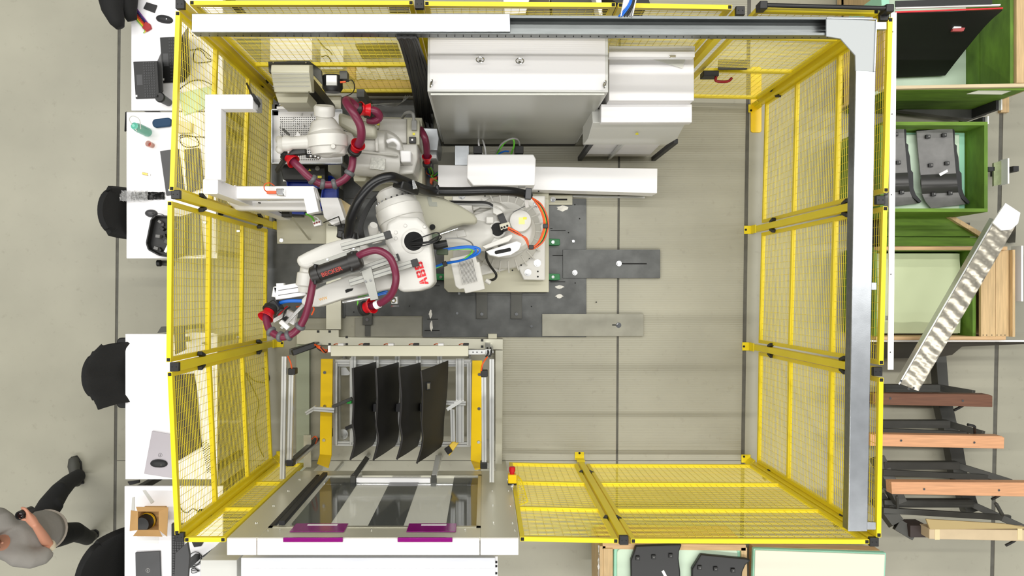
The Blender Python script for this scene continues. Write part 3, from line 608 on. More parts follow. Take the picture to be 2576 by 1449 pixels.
# aluminium carrier profiles with black ends
def profile(a, b, z, w=.04, caps=(0, 1), par=rb, zz=None):
    A = W(*a, z); B = W(*b, z if zz is None else zz); o = MB().bar(A, B, w, w).build('aluminium_profile', alu, par, bev=.002)
    d = (B-A).normalized()
    MB().bar(A+Vector((0, 0, w/2)), B+Vector((0, 0, w/2)), w*.12, .002).build('profile_groove', mat('groove_grey', (120, 120, 118), .5), o)
    for c in caps:
        p = (A, B)[c]; s = 1 if c else -1; MB().bar(p, p+d*(s*.012), w*1.02, w*1.02).build('end_cap', blk, o)
    return o
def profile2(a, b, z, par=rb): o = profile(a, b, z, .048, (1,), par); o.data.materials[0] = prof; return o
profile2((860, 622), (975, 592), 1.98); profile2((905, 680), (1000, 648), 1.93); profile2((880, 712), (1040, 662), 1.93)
MB().bar(W(968, 594, 1.98), W(984, 589, 1.98), .052, .052).build('end_cap', blk, rb, bev=.002); MB().bar(W(1036, 664, 1.93), W(1052, 659, 1.93), .052, .052).build('end_cap', blk, rb, bev=.002)
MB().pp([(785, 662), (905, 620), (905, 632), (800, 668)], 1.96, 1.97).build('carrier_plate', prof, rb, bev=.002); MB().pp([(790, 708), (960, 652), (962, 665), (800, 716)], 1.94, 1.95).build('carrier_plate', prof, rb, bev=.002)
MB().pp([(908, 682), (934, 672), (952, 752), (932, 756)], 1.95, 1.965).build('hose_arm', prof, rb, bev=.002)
for x, y in ((920, 708), (932, 705), (824, 653), (889, 625)):
    p = W(x, y, 1.97); MB().cone(p, p+Vector((0, 0, .008)), .008, n=8).build('cap_screw', chrome, rb)
# black protective sleeve with lettering
s0 = W(786, 694, 2.02); s1 = W(905, 652, 2.02); sd = (s1-s0).normalized(); Ls = (s1-s0).length
MB().axis(s0, sd, [(-.01, .045), (0, .06), (.03, .066), (.05, .066), (.052, .056), (Ls-.07, .056), (Ls-.068, .068), (Ls-.03, .070), (Ls, .064), (Ls+.012, .05)], 32).build('hose_sleeve', mat('sleeve_black', (42, 40, 38), .4), rb)
for t in (.03, Ls-.05): MB().bar(s0+sd*t-Vector((0, .07, 0)), s0+sd*t+Vector((0, .07, 0)), .02, .10).build('sleeve_clamp', blk, rb, bev=.006)
tc_ = s0+sd*(Ls*.42)+Vector((-.012, -.024, .0515)); up_ = Vector((.0, -.42, .9)); up_ = up_-sd*up_.dot(sd); tc_ = s0+sd*(Ls*.42)+up_.normalized()*.0585
text('BECKER', .042, mat('print_red', (165, 55, 45), .5), tc_, sd, up_, rb, 'sleeve_lettering', bold=.0012)
# corrugated maroon hoses
def chose(pts, r, parent, name='corrugated_hose', pitch=.011, mt=hose, n=18):
    P = smooth(wp(pts), 14); L = [0]
    for i in range(1, len(P)): L.append(L[-1]+(P[i]-P[i-1]).length)
    out = []; s = 0.; i = 1; k = 0
    while s < L[-1]:
        while i < len(L)-1 and L[i] < s: i += 1
        f = (s-L[i-1])/max(1e-6, L[i]-L[i-1]); p = P[i-1].lerp(P[i], min(1, f)); out.append((p, r if k % 2 else r*.96)); s += pitch/2; k += 1
    return MB().rings(out, n).build(name, mt, parent, ang=80)
chose([(892, 650, 2.03), (915, 637, 2.08), (950, 630, 2.10), (982, 650, 2.10), (996, 695, 2.08), (988, 735, 2.02), (965, 758, 1.96), (940, 768, 1.90), (926, 772, 1.88)], .026, rb)
hs2 = [(790, 698, 2.0), (786, 720, 1.97), (778, 760, 1.93), (766, 800, 1.88), (745, 832, 1.84), (712, 848, 1.82), (680, 832, 1.78), (670, 803, 1.74), (672, 790, 1.72)]
chose(hs2, .027, rb)
q = W(953, 764, 1.93); MB().axis(W(945, 768, 1.915), W(962, 760, 1.945)-W(945, 768, 1.915), [(0, .030), (.035, .030)], 22).build('white_hose_collar', white, rb)
def cup(c, dirv, par, r=.045, mt=red):
    c = Vector(c); d = Vector(dirv).normalized(); o = MB().axis(c, d, [(-.05, r*.78), (-.01, r*.8), (.0, r*.95), (.028, r*1.15), (.03, r*1.12), (.005, r*.82), (.0, r*.7)], 28).build('red_hose_cup', mt, par)
    MB().axis(c, d, [(-.075, r*.85), (-.07, r*1.05), (-.04, r*1.08), (-.035, r*.9)], 24).build('cup_clamp', blk, o); return o
cup(W(930, 771, 1.89), W(960, 760, 1.95)-W(920, 774, 1.87), rb, .05); cup(W(672, 792, 1.72), W(664, 806, 1.76)-W(684, 772, 1.68), rb, .052)
MB().pp(rot(rrect(668, 758, 700, 790, 6), 684, 774, -35), 1.58, 1.70).build('hose_socket', blk, rb, bev=.008)
PS = smooth(wp(hs2), 10)
for px, py in ((752, 818), (728, 846), (704, 848), (682, 834)):
    b_ = min(range(1, len(PS)-1), key=lambda i: (PS[i]-W(px, py, PS[i].z)).length); d_ = PS[b_+1]-PS[b_-1]
    MB().axis(PS[b_], d_, [(-.016, .028), (-.013, .035), (-.006, .040), (.006, .040), (.013, .035), (.016, .028)], 22).build('hose_ring', mat('grey_ring', (95, 96, 98), .4), rb)
# black ribbed hose and cable pack on top
bh = [(876, 600, 1.72), (880, 570, 1.78), (884, 545, 1.84), (905, 500, 1.92), (940, 460, 1.96), (980, 445, 1.94), (1012, 455, 1.84), (1040, 466, 1.74), (1080, 480, 1.55), (1150, 482, 1.45), (1230, 480, 1.38), (1290, 482, 1.30), (1333, 492, 1.18)]
chose(bh, .036, rb, 'black_conduit', .012, mat('conduit_black', (22, 22, 24), .3))
MB().bar(W(1000, 462, 1.86), W(1044, 480, 1.72), .06, .10).build('conduit_clamp', blk, rb, bev=.01); MB().pp([(1036, 452), (1042, 452), (1050, 474), (1038, 476)], 1.78, 1.84).build('clamp_plate', chrome, rb, bev=.003)
MB().bar(W(1330, 474, 1.24), W(1328, 502, 1.24), .05, .06).build('conduit_clamp', dgrey, rb, bev=.006); MB().bar(W(1100, 466, 1.5), W(1102, 492, 1.5), .03, .09).build('conduit_strap', blk, rb, bev=.01)
MB().bar(W(862, 596, 1.7), W(896, 594, 1.7), .06, .10).build('conduit_end', blk, rb, bev=.01); MB().bar(W(850, 588, 1.62), W(868, 592, 1.62), .06, .08).build('conduit_mount', blk, rb, bev=.01)
for i, (c_, x) in enumerate(((orange, 878), (lime, 884), (orange, 874))): MB().tube(wp([(x, 600, 1.7), (x+1, 612, 1.7), (x+2, 626, 1.7)]), .009 if c_ == orange else .005, 8).build('cable', c_, rb)
for i in range(6):
    k = i*2.2; MB().tube(wp([(1016+k*.2, 484-k*.4, 1.58), (985, 476+k, 1.58), (945, 492+k, 1.58), (915+k*.7, 532+k*.6, 1.58), (901+k, 570, 1.6), (906+k, 600, 1.62)]), .006, 8).build('thin_cable', blk, rb)
for i, c_ in enumerate((orange, orange, lime, blk, orange)):
    k = i*2.5-4; MB().tube(wp([(1334, 494+k*.3, 1.18), (1356+k*.7, 515-k*.3, 1.12), (1370+k, 545, 1.08), (1372+k, 575, 1.06), (1358+k, 610, 1.05), (1334, 624+k*.4, 1.06), (1322+k*.4, 600, 1.06), (1300, 585+k*.5, 1.06), (1278, 574+k*.4, 1.045)]), .0075 if c_ != lime else .005, 8).build('cable', c_, rb)
for x, y in ((1372, 569), (1336, 622)): MB().bar(W(x-6, y, 1.07), W(x+6, y, 1.07), .035, .05).build('cable_tie', blk, rb, bev=.004)
for i, (c_, dz) in enumerate(((lblue, 0), (lblue, .01), (lime, .0))):
    k = i*3; MB().tube(wp([(1098, 632-k, 1.35), (1140, 624+k*.6, 1.33), (1180, 620+k, 1.3), (1206-k*3, 626+k, 1.28), (1200-k*3, 640, 1.26), (1160, 655, 1.2), (1120, 662+k*.5, 1.15), (1092, 672+k*.6, 1.1)]), .0095 if c_ == lblue else .006, 8).build('cable', c_, rb)
MB().bar(W(1114, 666, 1.17), W(1124, 662, 1.17), .04, .04).build('cable_tie', blk, rb, bev=.004)
MB().tube(wp([(1120, 600, 1.35), (1160, 600, 1.3), (1185, 610, 1.2), (1192, 625, 1.1)]), .006, 8).build('thin_cable', grycab, rb)
MB().tube(wp([(1105, 590, 1.4), (1150, 575, 1.35)]), .012, 10).build('tie_rod', chrome, rb)
for i in range(5): MB().tube(wp([(1130, 506+i*2, 1.0), (1180, 507+i*2, 1.0), (1222, 508+i*2, 1.0), (1240, 516+i*2, 1.0)]), .006, 8).build('thin_cable', blk if i < 3 else grycab, rb)
MB().bar(W(1322, 518, .98), W(1290, 534, .98), .006, .006).build('stay_rod', dgrey, rb); MB().bar(W(1323, 500, 1.1), W(1326, 520, 1.0), .03, .02).build('stay_bracket', white, rb, bev=.003)
m = MB(); m.ball(W(990, 755, 1.5), .025, 10); m.pr(984, 768, 1004, 772, 1.45, 1.5); m.build('small_sensor', chrome, rb); MB().pr(984, 746, 1000, 764, 1.44, 1.5).build('sensor_block', alu, rb, bev=.003)
# ------------------------------------------------------------------ small robot
sr = thing('industrial_robot', 'smaller white industrial robot with folded arm above the perforated tray', 'robot', W(970, 380, 0))
MB().pp([(890, 292), (1062, 296), (1062, 462), (905, 462)], .02, .50).build('pedestal', beige, sr, bev=.006)
MB().pp([(955, 297), (1024, 298), (1024, 361), (948, 358)], .50, .86).build('base_casting', robw, sr, bev=.01)
MB().pp([(1024, 300), (1055, 301), (1055, 364), (1024, 364)], .50, .90).build('connector_box', beige, sr, bev=.004)
MB().pp([(988, 362), (1050, 362), (1050, 400), (1040, 436), (1000, 440), (985, 430)], .5, .92).build('foot_casting', robw, sr, bev=.012)
q = MB().pr(1029, 344, 1046, 360, .90, .925).build('cable_socket', blk, sr, bev=.003); p = W(1037, 352, .926); MB().cone(p, p+Vector((0, 0, .003)), .009, n=12).build('socket_pin', white, q)
MB().pr(1035, 302, 1048, 327, .90, .94).build('plug', grycab, sr, bev=.004); MB().tube(wp([(1041, 302, .93), (1038, 285, .95), (1022, 284, .85), (1012, 296, .7)]), .014, 10).build('grey_cable', grycab, sr)
for x, y in ((952, 313), (1041, 337)): MB().pr(x-3, y-3, x+3, y+3, .9, .906 if x > 1000 else .87).build('sticker', sticker, sr)
m = MB(); m.rings([(W(878, 360, 1.02), .115), (W(935, 362, 1.02), .12), (W(972, 362, 1.02), .105)], 28); m.rings([(W(893, 404, .98), .125), (W(960, 408, .98), .13), (W(1005, 410, .95), .11)], 28); m.rings([(W(965, 380, .7), .2), (W(965, 385, .95), .17)], 28)
m.build('shoulder_casting', robw, sr, remesh=.009)
MB().pp([(934, 395), (970, 399), (967, 428), (930, 424)], 1.095, 1.112).build('cover_label', mat('printed_cover_label', (214, 214, 206), .5, var=.25, scale=60), sr)
MB().pp([(1006, 378), (1034, 378), (1034, 408), (1008, 408)], .9, 1.08).build('motor_block', white, sr, bev=.012)
MB().pp([(996, 402), (1024, 404), (1024, 412), (996, 412)], .92, 1.0).build('motor_flange', robw, sr, bev=.004)
MB().tube(wp([(975, 356, 1.12), (990, 352, 1.14), (1002, 362, 1.12), (1002, 374, 1.08)]), .018, 12).build('pipe_elbow', white, sr)
MB().pp([(887, 430), (918, 432), (924, 446), (918, 456), (890, 456)], .5, .9).build('connector_block', beige, sr, bev=.006)
MB().pp([(850, 280), (945, 312), (945, 345), (900, 342), (850, 315)], 1.16, 1.28).build('arm_link', robd, sr, bev=.03, seg=3)
m = MB(); m.ball(W(822, 350, 1.42), .148, 28, (1, 1, .9)); m.rings([(W(845, 392, 1.42), .075), (W(842, 360, 1.42), .09)], 24); m.rings([(W(880, 362, 1.3), .085), (W(830, 352, 1.4), .1)], 24)
m.rings([(W(812, 300, 1.46), .085), (W(818, 330, 1.44), .13)], 28); m.build('elbow_casting', robw, sr, remesh=.009)
MB().axis(W(816, 304, 1.46), W(816, 268, 1.5)-W(816, 304, 1.46), [(0, .062), (.03, .062), (.04, .078), (.10, .080), (.115, .07)], 30).build('elbow_motor', robw, sr)
MB().rings([(W(790, 357, 1.45), .075), (W(768, 358, 1.46), .052), (W(735, 360, 1.47), .047), (W(727, 361, 1.47), .062), (W(715, 361, 1.47), .06)], 28).build('forearm_tube', robw, sr)
MB().axis(W(826, 392, 1.42), W(820, 310, 1.44)-W(826, 392, 1.42), [(0, .05), (.01, .12), (.06, .140), (.065, .156), (.15, .158), (.155, .145), (.21, .11), (.22, .09)], 40).build('elbow_shell', robw, sr)
MB().cone(W(838, 368, 1.54), W(838, 368, 1.575), .022, .016, n=16).build('shell_boss', robw, sr)
m = MB()
for k in range(7): m.cone(W(897+k*13, 432+k*1.5, 1.0), W(897+k*13, 432+k*1.5, 1.02), .007, n=8)
m.build('casting_bolt', robw, sr, kind='stuff')
MB().pp([(890, 376), (1000, 388), (1000, 393), (890, 382)], .9, 1.13).build('casting_rib', robw, sr, bev=.01)
MB().pp([(942, 342), (950, 341), (952, 380), (944, 380)], .9, 1.16).build('casting_rib', robw, sr, bev=.008)
m = MB(); m.rings([(W(722, 362, 1.47), .06), (W(702, 362, 1.46), .05)], 20); m.ball(W(704, 352, 1.46), .035, 14); m.ball(W(704, 376, 1.46), .034, 14); m.build('wrist_casting', robw, sr, remesh=.007)
MB().pp([(742, 342), (748, 330), (757, 340), (755, 344)], 1.3, 1.34).build('bracket_fin', white, sr, bev=.003)
MB().bar(W(712, 325, 1.1), W(728, 340, 1.1), .02, .02).build('gripper_finger', dsteel2, sr, bev=.003)
m = MB(); m.bar(W(712, 386, 1.42), W(770, 380, 1.42), .05, .06); m.bar(W(697, 430, 1.2), W(716, 402, 1.38), .035, .03); m.bar(W(770, 392, 1.38), W(806, 394, 1.38), .03, .03); m.build('black_gripper', blk, sr, bev=.005)
for x, y in ((726, 383), (782, 393), (793, 393), (801, 397)): MB().ball(W(x, y, 1.46), .013, 10).build('bright_screw', chrome, sr)
h1 = [(735, 404, 1.42), (752, 420, 1.44), (778, 446, 1.42), (805, 462, 1.38), (838, 464, 1.36), (868, 450, 1.36), (884, 425, 1.36), (888, 395, 1.34)]
chose(h1, .030, sr); PS = smooth(wp(h1), 10)
for px, py in ((786, 452), (812, 464), (842, 463), (877, 434)):
    b_ = min(range(1, len(PS)-1), key=lambda i: (PS[i]-W(px, py, PS[i].z)).length); d_ = PS[b_+1]-PS[b_-1]
    MB().axis(PS[b_], d_, [(-.018, .031), (-.014, .038), (-.006, .042), (.006, .042), (.014, .038), (.018, .031)], 22).build('hose_ring', MATS['grey_ring'], sr)
chose([(901, 366, 1.46), (909, 345, 1.52), (906, 315, 1.58), (890, 285, 1.62), (874, 262, 1.60), (872, 253, 1.56), (884, 258, 1.50), (900, 272, 1.46), (912, 276, 1.44)], .033, sr)
chose([(925, 276, 1.42), (945, 280, 1.40), (954, 293, 1.36), (944, 303, 1.34), (925, 302, 1.32)], .033, sr)
chose([(1057, 325, .8), (1068, 345, .85), (1073, 370, .8), (1074, 398, .7)], .030, sr)
cup(W(733, 402, 1.42), W(748, 416, 1.44)-W(733, 402, 1.42), sr, .048); cup(W(898, 368, 1.44), W(908, 352, 1.5)-W(896, 372, 1.42), sr, .05)
cup(W(912, 276, 1.43), W(900, 272, 1.46)-W(912, 276, 1.43), sr, .05); cup(W(922, 276, 1.43), W(934, 277, 1.42)-W(920, 276, 1.43), sr, .045)
cup(W(1074, 400, .72), W(1073, 380, .78)-W(1074, 404, .7), sr, .038)
for i in range(3): MB().tube(wp([(918, 268, 1.2), (945+i*4, 262, .9), (985, 268-i*4, .7), (1010, 258, .5), (1020+i*6, 240, .4)]), .004, 6).build('thin_cable', grycab, sr)

# ------------------------------------------------------------------ perforated tray, feeder, sensor and boxes around it
o = thing('parts_tray', 'white perforated tray with raised metal rim under the small robot', 'tray', W(770, 345, 0))
MB().pr(686, 278, 862, 412, .78, .80).build('tray_base', white, o)
for a, b in (((686, 278), (862, 278)), ((862, 278), (862, 412)), ((862, 412), (686, 412)), ((686, 412), (686, 278))): MB().bar(W(*a, .82), W(*b, .82), .008, .06).build('tray_rim', galv, o)
m = MB()
for i in range(21):
    for j in range(24):
        p = W(706+i*4.7, 296+j*4.6, .8015); m.bx((p.x-.0035, p.y-.0035, .8), (p.x+.0035, p.y+.0035, .8022))
m.build('perforation', hole, o, kind='stuff')
for x, y in ((692, 284), (856, 284), (692, 406), (856, 406)): p = W(x, y, .78); MB().cone((p.x, p.y, .018), p, .02, n=12).build('leg', galv, o)
r = random.Random(3)
for i in range(12):
    x, y = [(706, 308), (704, 322), (759, 288), (738, 300), (784, 290), (790, 305), (724, 344), (737, 318), (748, 314), (780, 317), (706, 340), (764, 318)][i]; c = W(x, y, .805)
    o = MB(); a = r.random()*3; o.bar(c-Vector((.012*math.cos(a), .012*math.sin(a), 0)), c+Vector((.012*math.cos(a), .012*math.sin(a), 0)), .010, .006); o.bar(c+Vector((0, 0, .003)), c+Vector((.008, .006, .016)), .007, .005)
    tag(o.build('metal_clip', alu, bev=.001), 'tiny metal clip lying loose on the white perforated tray', 'clip', 'metal clips scattered on the perforated tray')
o = thing('clip_strip', 'row of small metal clips in a black holder under the beige feeder hood', 'clip holder', W(735, 262, .7))
MB().pr(696, 268, 781, 274, .80, .90).build('holder_edge', white, o); MB().pr(698, 258, 780, 268, .80, .86).build('holder_channel', blk, o)
m = MB(); r = random.Random(5)
for i in range(60):
    c = W(704+r.random()*72, 261+r.random()*6, .875); a = r.random()*3; m.bar(c-Vector((.008*math.cos(a), .008*math.sin(a), 0)), c+Vector((.008*math.cos(a), .008*math.sin(a), .004)), .006, .006)
m.build('metal_clip', chrome, o, kind='stuff')
MB().pr(684, 262, 700, 290, .2, .80).build('holder_stand', dsteel2, o); MB().bar(W(700, 275, .70), W(780, 275, .70), .04, .2).build('holder_bracket', white, o)
o = thing('parts_feeder', 'beige ribbed feeder hood on dark bracket above the perforated tray', 'feeder', W(732, 200, 0))
MB().pp([(674, 154), (778, 153), (808, 176), (812, 214), (786, 186), (676, 182)], 1.36, 1.40).build('bracket_plate', dsteel2, o, bev=.004)
slab = [(W(0, 163, 1.52).y, 1.52), (W(0, 180, 1.53).y, 1.53), (W(0, 232, 1.44).y, 1.44), (W(0, 234, 1.36).y, 1.36), (W(0, 163, 1.40).y, 1.40)]
x0 = W(684, 0, 1.5).x; x1 = W(780, 0, 1.5).x
v = [Vector((x0, y, z)) for y, z in slab]+[Vector((x1, y, z)) for y, z in slab]; n = 5
MB().add(v, [list(range(n))[::-1], list(range(n, 2*n))]+[[i, (i+1) % n, (i+1) % n+n, i+n] for i in range(n)]).build('hood', beige, o, bev=.006)
for y in (186, 196, 206, 217): MB().bar(W(686, y, 1.536-(y-180)*.0017), W(778, y, 1.536-(y-180)*.0017), .004, .006).build('hood_seam', cabs, o)
MB().pp([(692, 234), (777, 234), (772, 258), (700, 258)], 1.0, 1.28).build('outlet_chute', beige, o, bev=.004)
MB().bx((W(735, 160, 1.4).x-.05, W(0, 160, 1.4).y-.06, .02), (W(735, 160, 1.4).x+.05, W(0, 160, 1.4).y+.03, 1.37)).build('stand_column', dsteel2, o)
for x, y in ((688, 158), (770, 158), (688, 223), (778, 232)): p = W(x, y, 1.40 if y < 200 else 1.46); MB().cone(p, p+Vector((0, 0, .006)), .006, n=8).build('screw', chrome, o)
o = thing('camera_housing', 'black cylinder housing with silver label right of the feeder hood', 'camera', W(837, 210, 0))
MB().axis(W(836, 190, 1.32), (0, -1, -.1), [(0, .07), (.01, .08), (.1, .08), (.13, .06)], 28).build('housing', blk, o)
MB().bx((W(820, 0, 1.41).x, W(0, 189, 1.41).y, 1.385), (W(847, 0, 1.41).x, W(0, 214, 1.41).y, 1.408)).build('silver_label', alu, o, bev=.002)
MB().bx((W(858, 0, 1.3).x, W(0, 185, 1.3).y-.06, 1.28), (W(858, 0, 1.3).x+.06, W(0, 185, 1.3).y, 1.36)).build('mount', dsteel2, o); MB().bx((-1.02, 1.56, .02), (-.96, 1.62, 1.28)).build('stand_column', dsteel2, o)
MB().bar(W(856, 207, 1.4), W(870, 206, 1.4), .012, .012).build('orange_plug', orange, o); MB().tube(wp([(870, 206, 1.4), (885, 202, 1.42), (892, 218, 1.3), (885, 235, 1.0), (862, 245, .6)]), .004, 6).build('thin_cable', blk, o)
o = thing('control_box', 'black device with yellow warning triangle below the perforated tray', 'device', W(770, 430, 0))
MB().pp([(704, 414), (818, 406), (818, 452), (712, 452)], .50, .62).build('case', blk, o, bev=.006); MB().pr(712, 450, 822, 456, .46, .5).build('base_flange', alu, o)
MB().pp([(775, 430), (783, 430), (779, 424)], .62, .624).build('warning_triangle', sticker, o); MB().pr(799, 442, 809, 448, .62, .623).build('warning_label', sticker, o); p = W(799, 424, .62); MB().cone(p, p+Vector((0, 0, .01)), .02, n=18).build('round_knob', grycab, o)
MB().pr(720, 420, 812, 448, .1, .46).build('support_frame', dsteel2, o)
for i, (pts, z, lab) in enumerate((([(724, 454), (822, 450), (822, 472), (726, 474)], .42, 'blue plastic bin half covered by the white sensor arm'), ([(818, 444), (838, 444), (850, 456), (851, 530), (808, 530)], .34, 'blue plastic bin beside the tan hopper'), ([(718, 520), (760, 520), (770, 540), (722, 538)], .2, 'blue plastic bin below the lower white tube'))):
    o = thing('parts_bin', lab, 'bin', W(*pts[0], 0), 'blue plastic parts bins'); P = [W(x, y, z) for x, y in pts]; MB().poly(P, z-.03 if i else z-.05).build('bin_floor', blue, o, bev=.004)
    c = sum(P, Vector())/len(P)
    for k in range(len(P)): MB().bar(P[k].lerp(c, .04)+Vector((0, 0, .03)), P[(k+1) % len(P)].lerp(c, .04)+Vector((0, 0, .03)), .006, .07).build('bin_wall', blue, o)
    MB().bar(Vector((c.x, c.y, .018)), Vector((c.x, c.y, z-.03)), .1, .1).build('bin_stand', dsteel2, o)
o = thing('hopper', 'tan metal hopper with angled sides beside the white sensor arm', 'hopper', W(850, 530, 0))
MB().pp([(804, 497), (850, 497), (868, 552), (835, 566), (815, 546)], .3, .52).build('hopper_body', white, o, bev=.004); MB().pp([(834, 498), (856, 499), (882, 516), (890, 545), (866, 556), (850, 540)], .2, .36).build('hopper_side', mat('tan_metal', (196, 176, 132), .5), o, bev=.004)
MB().pr(843, 515, 866, 545, .018, .2).build('hopper_foot', dsteel2, o)
o = thing('wire_stand', 'thin black wire stand between hopper and black conduit', 'stand', W(858, 560, 0))
for a, b in ((((814, 560), .5), ((852, 545), .6)), (((852, 545), .6), ((860, 570), .5)), (((826, 566), .3), ((860, 570), .5))): MB().bar(W(*a[0], a[1]), W(*b[0], b[1]), .008, .008).build('wire', blk, o)
MB().pr(848, 566, 866, 590, .085, .4).build('wire_stand_foot', blk, o, bev=.004)

# ------------------------------------------------------------------ white sensor frame
o = thing('sensor_frame', 'white tubular sensor frame standing beside the desk side fence', 'sensor frame', W(717, 541, 0))
MB().pp([(695, 541), (835, 541), (860, 561), (860, 613), (697, 613)], .018, .05).build('foot_plate', beige, o, bev=.003)
p = W(529, 468, 1.9); MB().bx((p.x-.052, p.y-.05, .05), (p.x+.052, p.y+.05, 1.895)).build('upright', white, o, bev=.004); MB().pp(rrect(510, 450, 548, 488, 4), 1.895, 1.91).build('post_cover', white, o, bev=.003)
MB().pr(515, 237, 556, 452, 1.82, 1.92).build('top_arm', white, o, bev=.005); MB().pr(556, 237, 636, 274, 1.82, 1.92).build('top_arm', white, o, bev=.005)
MB().pr(634, 240, 648, 276, 1.76, 1.86).build('sensor_head', grycab, o, bev=.004)
for i in range(4): MB().tube(wp([(634+i, 236, 1.93), (640+i*3, 252, 1.9), (648+i*2, 262, 1.86), (652, 268-i*3, 1.84), (645, 274, 1.8)]), .005, 8).build('thin_cable', blk, o)
MB().bar(W(621, 210, 1.8), W(634, 238, 1.93), .012, .012).build('thin_cable', blk, o)
MB().pp([(549, 468), (790, 468), (800, 500), (549, 500)], 1.42, 1.52).build('middle_arm', white, o, bev=.008); MB().pr(588, 466, 592, 502, 1.42, 1.525).build('arm_collar', white, o)
MB().pp([(760, 484), (788, 470), (802, 532), (772, 538)], 1.46, 1.56).build('angled_head', white, o, bev=.005)
MB().pp([(568, 506), (780, 503), (800, 530), (590, 528)], 1.06, 1.16).build('lower_arm', white, o, bev=.012)
q = MB().bar(W(672, 484, 1.545), W(696, 484, 1.545), .022, .022).build('cable_plug', orange, o); MB().bar(W(690, 484, 1.545), W(706, 484, 1.545), .018, .018).build('sensor_barrel', chrome, o)
MB().pp([(694, 474), (714, 474), (714, 492), (696, 492)], 1.52, 1.58).build('sensor_clamp', chrome, o, bev=.006)
MB().tube(wp([(673, 484, 1.55), (665, 476, 1.58), (666, 464, 1.6), (678, 460, 1.58), (690, 467, 1.53)]), .004, 8).build('orange_cable', orange, o)
MB().pr(708, 530, 728, 545, .9, .98).build('connector', blk, o, bev=.003); MB().tube(wp([(650, 510, 1.18), (670, 515, 1.1), (708, 536, .96)]), .005, 8).build('thin_cable', blk, o)
MB().pp([(785, 556), (805, 552), (808, 566), (790, 570)], 1.2, 1.26).build('valve_head', white, o, bev=.004)
for i in range(3): p = W(791+i*6, 562-i*2, 1.262); MB().cone(p, p+Vector((0, 0, .003)), .008, n=12).build('red_port', mat('oxide_red', (130, 45, 35), .5), o)
MB().tube(wp([(770, 538, 1.4), (784, 546, 1.35), (790, 556, 1.28)]), .008, 8).build('green_cable', lime, o); MB().tube(wp([(790, 545, 1.3), (800, 550, 1.28), (800, 558, 1.26)]), .005, 8).build('white_cable', white, o)
MB().add([W(730, 545, .6), W(776, 604, .05), W(776, 604, .06), W(730, 545, .7), W(736, 545, .6), W(782, 604, .05), W(782, 604, .06), W(736, 545, .7)], [[0, 1, 2, 3], [7, 6, 5, 4], [0, 4, 5, 1], [1, 5, 6, 2], [2, 6, 7, 3], [3, 7, 4, 0]]).build('stiffening_gusset', beige, o)
p = W(709, 605, .05); MB().cone(p, p+Vector((0, 0, .02)), .018, n=14).build('anchor_bolt', chrome, o)

# ------------------------------------------------------------------ loading station
st = thing('loading_station', 'stainless loading station housing with purple door handles and beige top', 'loading station', W(940, 1340, 0))
zt = 2.2; yw = W(0, 1353, zt).y; xl = W(572, 0, zt).x; xr = W(1305, 0, zt).x; dep = .022
for x0, x1, z0, z1 in ((xl, -1.50, .45, 2.19), (-.03, xr, .45, 2.19), (-1.50, -.03, 2.0, 2.19), (-1.50, -.03, .45, .60)):
    MB().bx((x0, yw-dep, z0), (x1, yw, z1)).build('wall_panel', mat('satin_stainless', (206, 203, 184), .36, .3), st, bev=.002)
for x0, x1 in ((570, 645), (646, 1207), (1208, 1305)): MB().pr(x0+.5, 1354, x1-.5, 1397, 2.08, 2.2).build('top_box', mat('warm_white_box', (232, 228, 224), .45), st, bev=.004)
for x0, x1 in ((xl+.02, xl+.12), (xr-.12, xr-.02)): MB().bx((x0, yw-.1, 0), (x1, yw-dep, 2.08)).build('support_leg', beige, st)
MB().bx((-1.49, yw-.016, .60), (-.04, yw-.010, 2.0)).build('window_pane', glassm, st, label='clear acrylic window pane')
refl_tint = mat('reflection_tint', (70, 74, 74), .08, alpha=.72, spec=.6)  # dark reflections of the panels above, put in as tinted strips on the pane
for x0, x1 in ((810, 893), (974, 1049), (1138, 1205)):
    k = 5.87/F; MB().bx(((x0-NX)*k, yw-.009, .61), ((x1-NX)*k, yw-.007, 1.99)).build('reflection_strip', refl_tint, st, label='dark strip on the window, a reflection put in as tint')
for a in ((-1.50, -1.47, .60, 2.0), (-.06, -.03, .60, 2.0), (-1.50, -.03, .60, .63), (-1.50, -.03, 1.97, 2.0)): MB().bx((a[0], yw-.02, a[2]), (a[1], yw+.004, a[3])).build('window_frame', rub if a[0] < -1.4 and a[1] < -1 else steel, st)
MB().bx((-1.44, yw+.0, .62), (-1.40, yw+.03, 1.95)).build('door_guide', rub, st)
for i, (x0, x1) in enumerate(((738, 872), (1026, 1148))):
    a = W(x0, 1303, 1.98); b = W(x1, 1330, 2.04); xx0 = (x0-NX)*4.84/F; xx1 = (x1-NX)*4.84/F
    h_ = MB(); y1 = yw+.002
    h_.bx((xx0, y1, 1.93), (xx1, y1+.006, 2.10)); h = h_.build('door_handle', purple, st, bev=.003, label='purple acrylic handle plate')
    MB().bx((xx0+.09, y1+.005, 1.955), (xx1-.07, y1+.008, 1.975)).build('handle_slot', white, h)
    MB().pr(x0-26, 1353, x1-10, 1364, 2.2, 2.215).build('door_handle', purple, st, bev=.002, label='purple handle lip on the beige top')
m = MB()
for x in (675, 705, 740, 835, 935, 1037, 1133, 1170, 1295): p = Vector(((x-NX)*4.8/F, yw+.001, 2.05)); m.cone(p, p+Vector((0, .006, 0)), .006, n=8)
for z in (1.9, 1.5, 1.1, .75):
    for x in (xl+.1, -1.62, .06, xr-.03): p = Vector((x, yw, z)); m.cone(p, p+Vector((0, .006, 0)), .006, n=8)
m.build('rivet', chrome, st, kind='stuff')
